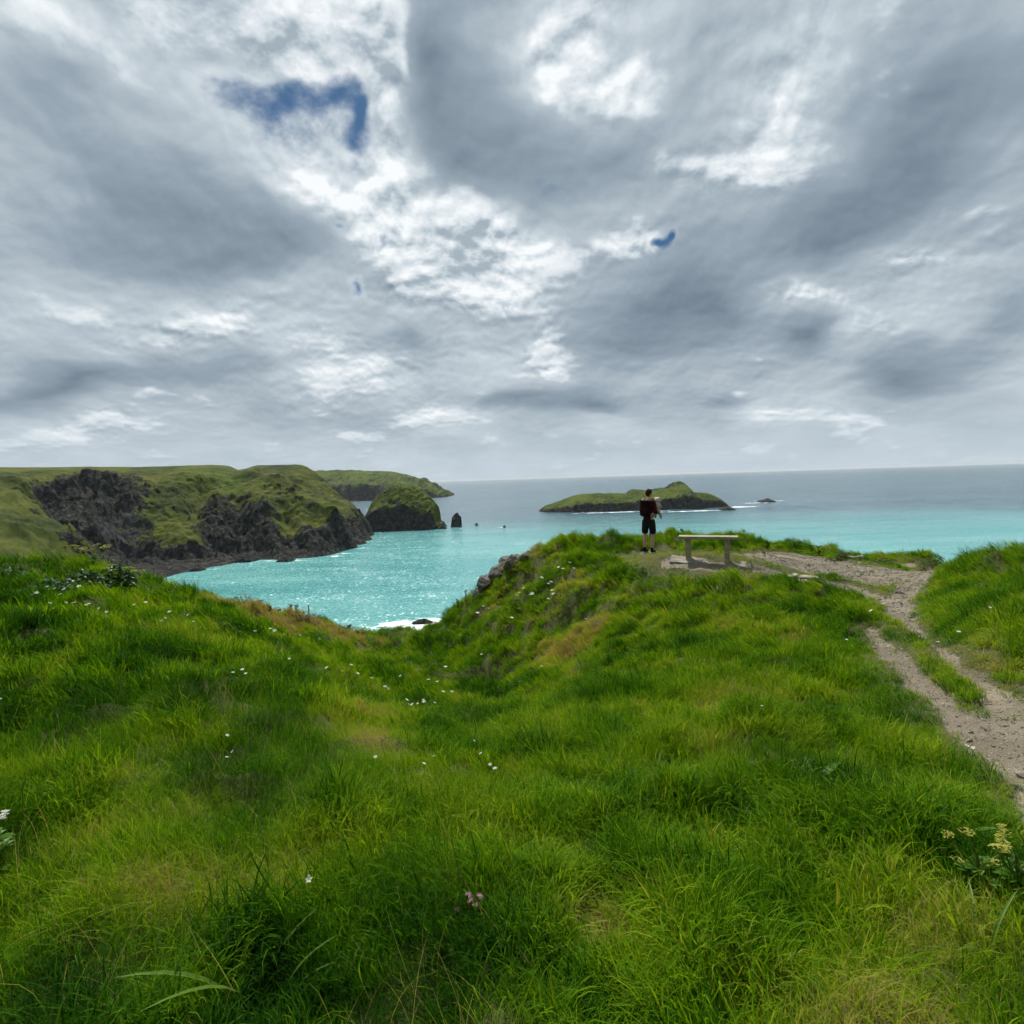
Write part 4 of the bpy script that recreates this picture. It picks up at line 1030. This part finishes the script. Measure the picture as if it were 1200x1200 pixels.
for s_ in (-1, 1):
    part('shoulder_strap', skin_geo([(s_ * .09, -.15, 1.45), (s_ * .11, -.07, 1.515), (s_ * .12, .05, 1.495), (s_ * .13, .125, 1.38), (s_ * .14, .10, 1.22), (s_ * .155, -.02, 1.11), (s_ * .14, -.15, 1.07)], [(i, i + 1) for i in range(6)], [(.032, .020)] * 7, 2), m_strap, pack)
part('hip_belt', skin_geo([(.13, -.15, 1.05), (.165, -.02, 1.03), (.11, .11, 1.02), (0, .135, 1.02), (-.11, .11, 1.02), (-.165, -.02, 1.03), (-.13, -.15, 1.05)], [(i, i + 1) for i in range(6)], [(.012, .024)] * 7, 2), m_strap, pack)
KOFF = Vector((.085, .035, .045))
kid = world_child(empty('person', (0, 0, 0), label="small child in a cream hat with round ears held against the man's chest", cat='person'))
kc = Vector((.045, .265, 1.405)) + KOFF
kv = [(.03, .215, 1.10), (.035, .225, 1.22), (.04, .24, 1.31), (.045, .255, 1.355), (.105, .24, 1.285), (.15, .20, 1.22), (.15, .26, 1.18), (-.04, .25, 1.285), (-.07, .30, 1.22), (-.06, .33, 1.17), (.10, .22, 1.07), (.155, .225, .99), (.16, .215, .90), (-.03, .25, 1.07), (-.06, .31, .99), (-.055, .31, .90), (.175, .25, .885), (-.04, .345, .885)]
kv = [tuple(Vector(v) + KOFF) for v in kv]
ke = [(0, 1), (1, 2), (2, 3), (2, 4), (4, 5), (5, 6), (2, 7), (7, 8), (8, 9), (0, 10), (10, 11), (11, 12), (0, 13), (13, 14), (14, 15), (12, 16), (15, 17)]
kr = [(.075, .065), (.075, .065), (.068, .058), .034, .032, .026, .022, .032, .026, .022, .044, .036, .026, .044, .036, .026, .020, .020]
kg = [skin_geo(kv, ke, kr, 2), blob(kc, (.064, .068, .072)), blob(kc + Vector((.03, .05, -.028)), (.036, .03, .03), None, 2), blob(kc + Vector((.036, .066, -.005)), (.009, .010, .009), None, 2)]
part('body', join_geo(kg, .008, 2), m_skin, kid)
part('romper', skin_geo(kv[:9] + kv[10:16], [(0, 1), (1, 2), (2, 3), (2, 4), (4, 5), (5, 6), (2, 7), (7, 8), (0, 9), (9, 10), (10, 11), (0, 12), (12, 13), (13, 14)], [(.084, .074), (.084, .074), (.076, .066), .040, .040, .034, .026, .040, .034, .052, .044, .034, .052, .044, .034], 2), m_pale, kid)
hat = part('hat', join_geo([blob(kc + Vector((-.006, -.010, .016)), (.078, .080, .074)), blob(kc + Vector((0, .0, .0)), (.080, .06, .05))], .010, 2), m_cream, kid)
for s_ in (-1, 1): part('hat_ear', blob(kc + Vector((s_ * .066, -.01, .058)), (.034, .018, .034), (0, R(s_ * 30), 0), 3), m_cream, hat)
for s_ in (-1, 1): part('eye', blob(kc + Vector((.02 + s_ * .022, .066, .008)), (.008, .006, .007), None, 2), m_eye, kid)

#--SPLIT4--
# ------------------------------------------------------------------ plants and flowers
def leaf_material(name, a, b, trans=.25, rough=.45):
    m, k, out = material(name)
    oi = k.new('ShaderNodeObjectInfo').outputs['Random']; geo_ = k.new('ShaderNodeNewGeometry').outputs['Random Per Island']
    tc = k.new('ShaderNodeTexCoord').outputs['Object']
    f = k.math('ADD', k.math('MULTIPLY', geo_, .6), k.math('MULTIPLY', k.noise(tc, 25, 3, .6), .4))
    c = k.mix(f, a, b)
    p = principled(k, None, c, rough, .12); tr = k.new('ShaderNodeBsdfTranslucent'); k.l.new(c, tr.inputs[0])
    mx = k.new('ShaderNodeMixShader'); mx.inputs[0].default_value = trans
    k.l.new(p.outputs[0], mx.inputs[1]); k.l.new(tr.outputs[0], mx.inputs[2]); k.l.new(mx.outputs[0], out.inputs[0])
    return m
m_leaf = leaf_material('broad_leaf', (.035, .105, .010), (.085, .180, .020))
m_bram = leaf_material('bramble_leaf', (.012, .045, .012), (.050, .105, .040), .15, .35)
m_stem = leaf_material('green_stem', (.05, .12, .012), (.11, .18, .025))
m_umbel = leaf_material('yellow_green_umbel', (.38, .40, .06), (.58, .56, .14), .35, .6)
m_white = leaf_material('white_petal', (.66, .66, .60), (.80, .80, .76), .3, .6)
m_pink = leaf_material('pink_petal', (.80, .42, .62), (.86, .56, .72), .3, .6)
m_yel = simple_mat('yellow_centre', (.55, .42, .06), .7, .2, 80)
m_brown = leaf_material('dry_stem', (.080, .066, .040), (.165, .140, .085), .1, .7)
m_heath = leaf_material('dark_shrub_leaf', (.018, .028, .010), (.055, .055, .022), .1, .6)
pr = np.random.default_rng(21)

def leaf_geo(V, F, base, d, n, L, w, droop=.3, seg=4, wave=0.0):
    d = Vector(d).normalized(); n = Vector(n); side = d.cross(n).normalized(); up = side.cross(d).normalized()
    i0 = len(V)
    for s in range(seg + 1):
        t = s / seg; ww = w * math.sin(math.pi * min(1, .10 + t * .9)) ** .8 * (1 - .25 * t)
        c = Vector(base) + d * (L * t) + up * (L * (.25 * t - droop * t * t)); f = up * ww * .22 + up * (wave * math.sin(t * 9) * w)
        V += [tuple(c - side * ww / 2 + f), tuple(c), tuple(c + side * ww / 2 + f)]
    for s in range(seg):
        k_ = i0 + 3 * s; F += [(k_, k_ + 1, k_ + 4, k_ + 3), (k_ + 1, k_ + 2, k_ + 5, k_ + 4)]
def tube_geo(V, F, path, r0, r1, n=5):
    i0 = len(V); m = len(path)
    for j, p in enumerate(path):
        p = Vector(p); q = Vector(path[min(j + 1, m - 1)]) - Vector(path[max(j - 1, 0)]); q.normalize()
        a = q.cross(Vector((.3, 1, .1))).normalized(); b = q.cross(a); r = r0 + (r1 - r0) * j / (m - 1)
        for i in range(n): V.append(tuple(p + a * math.cos(6.283 * i / n) * r + b * math.sin(6.283 * i / n) * r))
    for j in range(m - 1):
        for i in range(n): F.append((i0 + j * n + i, i0 + j * n + (i + 1) % n, i0 + (j + 1) * n + (i + 1) % n, i0 + (j + 1) * n + i))

def bush(name, loc, rx, ry, h, nleaf, leaf, mat, label, cat, group=None, wl=.5):
    root = empty(name, loc, pr.uniform(0, 6), label=label, cat=cat, group=group)
    V, F = [], []
    for i in range(nleaf):
        a = pr.uniform(0, 6.283); q = math.sqrt(pr.uniform(0, 1)); lump = 1 + .25 * math.sin(3 * a + rx * 9)
        x, y = q * rx * lump * math.cos(a), q * ry * lump * math.sin(a); top = h * (1 - q ** 2.2) * (.8 + .3 * math.sin(x * 7 + 2) * math.cos(y * 6))
        z = top * (pr.uniform(.3, 1) ** .5)
        dirv = Vector((math.cos(a) + pr.normal(0, .8), math.sin(a) + pr.normal(0, .8), pr.normal(.15, .35)))
        leaf_geo(V, F, (x, y, z), dirv, (pr.normal(0, .35), pr.normal(0, .35), 1), leaf * pr.uniform(.6, 1.2), leaf * wl * pr.uniform(.8, 1.2), .35, 3)
    add('foliage', mesh_data('foliage', V, F, mat), root)
    V, F = [], []
    for i in range(9):
        a = pr.uniform(0, 6.283); q = pr.uniform(.3, .9)
        tube_geo(V, F, [(0, 0, -.05), (q * rx * .4 * math.cos(a), q * ry * .4 * math.sin(a), h * .55), (q * rx * math.cos(a), q * ry * math.sin(a), h * (1 - q * q) * .8)], .006, .002)
    tag(add('stems', mesh_data('stems', V, F, m_brown), root), kind='stuff')
    return root
for (px, py, rx, h) in [(20, 712, .62, .34), (62, 708, .60, .36), (100, 695, .50, .32), (10, 688, .55, .34), (135, 694, .40, .28)]:
    g = on_ground(px, py, -.04)
    bush('bramble_bush', g, rx, rx * .8, h, 420, .085, m_bram, 'low bramble bush with pale shining leaves on the rise beside the yellow umbels', 'bush', 'bramble bushes on the grassy rise', .75)
for (px, py, rx, h, lab) in [(1037, 660, .42, .20, 'dark brown low shrub on bare earth by the path'), (986, 656.5, .28, .17, 'small dark green cushion shrub beside the pale flat stone')]:
    bush('low_shrub', on_ground(px, py, -.03), rx, rx * .7, h, 420, .05, m_heath, lab, 'shrub', None, .5)
for (px, py, rx, h) in [(230, 705, .5, .26), (285, 720, .6, .26), (330, 730, .6, .28), (400, 745, .6, .25), (360, 738, .5, .25)]:
    bush('dry_shrub', on_ground(px, py, -.03), rx, rx * .7, h, 380, .075, m_brown, 'low tangle of dry brown stems along the cliff edge', 'shrub', 'dry shrubs along the cliff edge', .22)
bush('leafy_clump', on_ground(882, 664, -.02), .17, .14, .2, 160, .10, m_stem, 'small rounded tuft of green blades at the end of the concrete strip', 'plant', None, .10)

def umbel_plant(loc, h, n, mu, label, scale=1.0, spread=.35, group=None, r=.055):
    root = empty('umbel_plant', loc, pr.uniform(0, 6), label=label, cat='plant', group=group)
    V, F = [], []; tops = []
    tube_geo(V, F, [(0, 0, -.05), (.01, 0, h * .5), (.02, .01, h * .9)], .008, .005)
    for i in range(n):
        a = 6.283 * i / n + pr.uniform(-.4, .4); q = spread * pr.uniform(.3, 1); zt = h * pr.uniform(.72, 1.05); z0 = h * pr.uniform(.3, .7)
        t = (q * math.cos(a), q * math.sin(a), zt); tops.append(t)
        tube_geo(V, F, [(.01, 0, z0), (t[0] * .6, t[1] * .6, (z0 + zt) / 2), t], .005, .003)
    add('stem', mesh_data('stem', V, F, m_stem), root)
    for t in tops:
        V, F = [], []; R_ = r * pr.uniform(.75, 1.25)
        for j in range(26):
            a = pr.uniform(0, 6.283); q = math.sqrt(pr.uniform(0, 1)); p = Vector((R_ * q * math.cos(a), R_ * q * math.sin(a), R_ * (.75 - .35 * q * q)))
            if j % 3 == 0: tube_geo(V, F, [(0, 0, 0), tuple(p)], .0015, .001, 3)
            b = R_ * .17
            for s in range(4):
                a2 = 1.57 * s + a; leaf_geo(V, F, p, (math.cos(a2), math.sin(a2), .25), (0, 0, 1), b * 1.5, b * 1.3, .2, 1)
        add('umbel', mesh_data('umbel', V, F, mu), root, t, (pr.normal(0, .2), pr.normal(0, .2), 0))
    for i in range(7):
        V, F = [], []; a = pr.uniform(0, 6.283)
        for s_ in (-.9, -.45, 0, .45, .9): leaf_geo(V, F, (.02 * math.cos(a), .02 * math.sin(a), 0), (math.cos(a + s_), math.sin(a + s_), .4), (0, 0, 1), min(.14, .05 + .13 * h) * (1 - .3 * abs(s_)), .042, .35, 3)
        add('leaf', mesh_data('leaf', V, F, m_leaf), root, (0, 0, h * pr.uniform(.15, .6)))
    return root
for (px, py, h, n) in [(104, 672, .62, 8), (125, 676, .85, 10), (140, 682, .75, 9), (147, 690, .5, 8), (112, 682, .5, 7)]:
    umbel_plant(on_ground(px, py), h * .95, n, m_umbel, 'tall yellow-green umbel plant on the skyline of the rise', group='yellow-green umbel plants on the rise', r=.075)
umbel_plant(on_ground(1188, 655), .28, 7, m_umbel, 'short yellow-green umbel plant on the bank above the path', r=.05, spread=.22)
umbel_plant(on_ground(1150, 1060), .24, 7, m_umbel, 'pale yellow umbel plant with leaves low in grass beside path', spread=.14, r=.026, group='yellow umbels beside the path')
umbel_plant(on_ground(1195, 1065), .26, 7, m_umbel, 'pale yellow umbel plant with leaves low in grass beside path', spread=.14, r=.026, group='yellow umbels beside the path')
umbel_plant(on_ground(-6, 1040), .32, 5, m_white, 'white umbel flower growing in the fine foreground grass', spread=.06, r=.035)

def flower_proto(mat, stem_h=.22, petals=5, R_=.022):
    V, F = [], []
    for i in range(petals):
        a = 6.283 * i / petals
        leaf_geo(V, F, (math.cos(a) * R_ * .12, math.sin(a) * R_ * .12, 0), (math.cos(a), math.sin(a), .35), (0, 0, 1), R_, R_ * .85, .35, 3)
    head = mesh_data('flower_head', V, F, mat)
    V, F = [], []; tube_geo(V, F, [(.02, 0, -stem_h), (.008, .004, -stem_h * .5), (0, 0, -.001)], .0016, .0012, 4)
    return head, mesh_data('stem', V, F, m_stem), blob(Vector((0, 0, .004)), (R_ * .2, R_ * .2, R_ * .14), None, 1)
wh, ws, wc = flower_proto(m_white); wc.materials.append(m_yel)
FLOWERS = {
    'small white flower dotting the bank below the bramble bushes': [(39, 720), (45, 721), (58, 718), (60, 727), (66, 717), (65, 733), (72, 715), (77, 716), (79, 729), (84, 712), (95, 718), (89, 736), (103, 726), (106, 733), (103, 737), (118, 738), (108, 714), (50, 741), (159, 727), (172, 727), (126, 733), (0, 752), (2, 845)],
    'small white flower beside dry stems on the slope above the cove': [(190, 741), (195, 742), (200, 740), (222, 747), (228, 749), (318, 758), (323, 761), (362, 765), (375, 768), (340, 790), (384, 806), (352, 758), (300, 760)],
    'small white flower in the tussocks of the foreground slope': [(275, 823), (290, 824), (286, 819), (268, 893), (267, 908), (274, 911), (365, 1083)],
    'small white flower in the grassy hollow below the knoll': [(402, 812), (413, 808), (420, 813), (436, 815), (455, 819), (470, 810), (452, 823), (480, 846), (484, 849), (490, 843), (497, 838), (510, 843), (503, 819), (513, 817), (523, 803), (461, 837), (477, 833), (498, 848), (505, 846), (557, 909), (565, 919), (575, 922), (581, 924), (498, 923), (510, 923), (441, 914), (520, 830), (530, 822), (635, 802), (610, 815), (565, 786)],
    'small white flower on the seaward slope near the rock outcrop': [(606, 717), (609, 714), (614, 706), (622, 704), (643, 691), (646, 692), (655, 683), (648, 707), (649, 715), (643, 719), (660, 685), (668, 682), (673, 683), (567, 725), (573, 731), (624, 708), (635, 689), (560, 730), (600, 740), (687, 745)],
    'small white flower in the grass beside the path': [(992, 774), (1123, 761), (1099, 772), (1177, 714), (1191, 708), (1021, 734), (1036, 718), (1140, 906), (1133, 903), (1160, 735), (893, 868)],
}
for lab, spots in FLOWERS.items():
    for (px, py) in spots:
        g = on_ground(px, py); Y = g.y
        s_ = np.clip(4.6 * Y / FPX / .044, .7, 2.6) * pr.uniform(.75, 1.15); hh = .13 + .05 * pr.uniform(0, 1) + .004 * Y
        root = empty('white_flower', (g.x, g.y, g.z + hh), pr.uniform(0, 6), label=lab, cat='flower', group='white flowers ' + lab.split('flower ')[1])
        tl = (pr.normal(-.25, .25), pr.normal(0, .25), 0)
        h_ = add('flower_head', wh, root, (0, 0, 0), tl, float(s_)); add('centre', wc, h_)
        add('stem', ws, root, (0, 0, 0), (0, 0, 0), (1, 1, hh / .22 + .15))
# pink thrift
g = on_ground(549, 1068); root = empty('thrift_plant', g, 0, label='clump of pink thrift with five round flower heads in the grass', cat='flower')
d0 = g.y
for (px, py) in [(535, 1066), (549, 1049), (551.5, 1056), (562, 1050.5), (557, 1061)]:
    t = W(px, py, d0 - .16 + pr.uniform(-.04, .04)) - g
    V, F = [], []
    for i in range(34):
        q = Vector(pr.normal(0, 1, 3)).normalized(); q.z = abs(q.z) * .9 - .15
        leaf_geo(V, F, q * .004, q, (q.y, -q.x, .3), .0135, .009, .1, 1)
    hd = add('flower_head', mesh_data('flower_head', V, F, m_pink), root, t, (pr.normal(0, .2), pr.normal(0, .2), 0))
    V, F = [], []; tube_geo(V, F, [(t.x * .6, t.y * .6, -.02), (t.x * .9, t.y * .9, t.z * .6), tuple(t)], .0014, .0011, 4)
    add('stem', mesh_data('stem', V, F, m_stem), root)

def leafy(name, px, py, n, L, w, label, cat='plant', up=.5, mat=None, droop=.45, group=None, wave=.0):
    root = empty(name, on_ground(px, py, -.01), 0, label=label, cat=cat, group=group)
    for i in range(n):
        V, F = [], []; a = 6.283 * i / n * 1.618 * 2 + pr.uniform(-.3, .3); q = pr.uniform(.4, 1.1)
        leaf_geo(V, F, (0, 0, 0), (math.cos(a), math.sin(a), up * pr.uniform(.6, 1.6)), (0, 0, 1), L * q, w * q, droop, 6, wave)
        add('leaf', mesh_data('leaf', V, F, mat or m_leaf), root, (.04 * math.cos(a) * pr.uniform(0, 3), .04 * math.sin(a) * pr.uniform(0, 3), pr.uniform(0, .08)))
leafy('dock_plant', 950, 942, 16, .17, .065, 'dark broad-leaved dock clump in the long grass below the path', up=.7, wave=.05)
leafy('dock_plant', 985, 935, 12, .15, .06, 'smaller broad-leaved dock beside the dark dock clump', up=.7, wave=.05)
leafy('dock_plant', 1005, 852, 7, .12, .045, 'pale green leafy rosette near the edge of the path', up=.9)
leafy('dock_plant', 1120, 1000, 10, .15, .05, 'leafy green dock among long grass above the yellow umbels', up=1.0, wave=.05)
leafy('strap_leaf_plant', 300, 1190, 6, .36, .022, 'long strap-leaved plant spreading at the very front of grass', up=.9, mat=m_stem, droop=.5)
leafy('strap_leaf_plant', 1150, 1150, 6, .24, .013, 'strap-leaved plant among long grass below yellow umbels', up=.9, mat=m_stem, droop=.6)
leafy('strap_leaf_plant', 760, 925, 6, .22, .022, 'pale strap-leaved plant in lush grass of the hollow', up=1.3, mat=m_stem, droop=.5)

# leafy stems and heads against the sea
def skyline_stem(px, py, h, label, group=None, head=False):
    g = on_ground(px, py, -.03); root = empty('tall_stem', g, pr.uniform(0, 6), label=label, cat='plant', group=group)
    V, F = [], []; tube_geo(V, F, [(0, 0, 0), (.02, .01, h * .5), (.05 * pr.normal(), .05 * pr.normal(), h)], .007, .003)
    st = V[-1]; add('stem', mesh_data('stem', V, F, m_heath), root)
    V, F = [], []
    for i in range(60 if head else 26):
        if head: q = Vector(pr.normal(0, 1, 3)).normalized(); b = Vector(st) + q * .04; L, w_ = .08, .028
        else: t = pr.uniform(.35, 1); a = pr.uniform(0, 6.283); q = Vector((math.cos(a), math.sin(a), .6)); b = Vector((.02 * t, .01, h * t)); L, w_ = .075, .028
        leaf_geo(V, F, b, q, (q.y, -q.x, .4), L * pr.uniform(.6, 1.2), w_, .2, 2)
    add('foliage', mesh_data('foliage', V, F, m_heath), root)
for (px, py, h) in [(306, 724, .30), (318, 727, .28), (330, 730, .3), (342, 732, .34), (349, 733, .28), (410, 748, .25), (430, 752, .28), (446, 755, .25), (537, 722, .45), (547, 715, .55), (556, 708, .4), (420, 750, .3), (900, 648, .35), (960, 652, .3), (800, 634, .25)]:
    skyline_stem(px, py, h, 'thin leafy stem standing against the sea on the cliff edge', 'leafy stems along the cliff edge')
skyline_stem(252, 708, .34, 'dark bushy seed head on a stem above the cove', None, True)
V, F = [], []; tube_geo(V, F, [(0, 0, -.3), (0, 0, .42)], .016, .016, 8); F.append(tuple(range(8, 16)))
tag(add('marker_post', mesh_data('marker_post', V, F, m_wood), None, on_ground(363, 737)), 'thin grey wooden post at the cliff edge among dry stems', 'post')
# seeding grass stalks
def seed_stalk(px, py, h, label):
    g = on_ground(px, py); root = empty('seeding_grass_stalk', g, 0, label=label, cat='grass')
    tip = Vector((pr.normal(.03, .03), pr.normal(0, .02), h)); V, F = [], []; tube_geo(V, F, [(0, 0, 0), tuple(tip * .5 + Vector((-.01, 0, 0))), tuple(tip)], .0016, .0009, 4)
    add('stem', mesh_data('stem', V, F, m_brown), root)
    V, F = [], []
    for i in range(40):
        t = pr.uniform(0, 1); a = pr.uniform(0, 6.283); leaf_geo(V, F, tip + Vector((0, 0, -.05 + .06 * t)), (math.cos(a) * .6, math.sin(a) * .6, 1), (math.sin(a), -math.cos(a), 0), .012, .004 * (1.3 - t), 0, 1)
    add('seed_head', mesh_data('seed_head', V, F, m_brown), root)
for (px, py, h, lab) in [(605, 1195, .2, 'pale seeding grass stalk at front of the slope'), (565, 1200, .17, 'brown seeding grass stalk low at the front'), (310, 1010, .28, 'tall bent seeding stalk in matted dry grass'), (862, 850, .2, 'pinkish seeding stalk in dark tussock below the path'), (722, 905, .22, 'reddish dock spike in the lush hollow'), (235, 1130, .3, 'brown seeding stalk rising from the matted tussock')]:
    seed_stalk(px, py, h, lab)
# ------------------------------------------------------------------ sea air
def build_haze():
    x0, x1, y0, y1, z0, z1 = -46000, 46000, -2500, 46000, -74.0, 42.0
    V = [(x, y, z) for z in (z0, z1) for (x, y) in ((x0, y0), (x1, y0), (x1, y1), (x0, y1))]
    m = bpy.data.materials.new('sea_haze'); m.use_nodes = True; t = m.node_tree; t.nodes.clear()
    out = t.nodes.new('ShaderNodeOutputMaterial'); v = t.nodes.new('ShaderNodeVolumePrincipled')
    v.inputs['Color'].default_value = (.86, .92, .97, 1); v.inputs['Density'].default_value = HAZE
    v.inputs['Anisotropy'].default_value = 0.0
    t.links.new(v.outputs[0], out.inputs['Volume'])
    o = add('haze', mesh_data('haze', V, [(3, 2, 1, 0), (4, 5, 6, 7), (0, 1, 5, 4), (1, 2, 6, 5), (2, 3, 7, 6), (3, 0, 4, 7)], m)); tag(o, kind='stuff')
HAZE = 0.000028
build_haze()
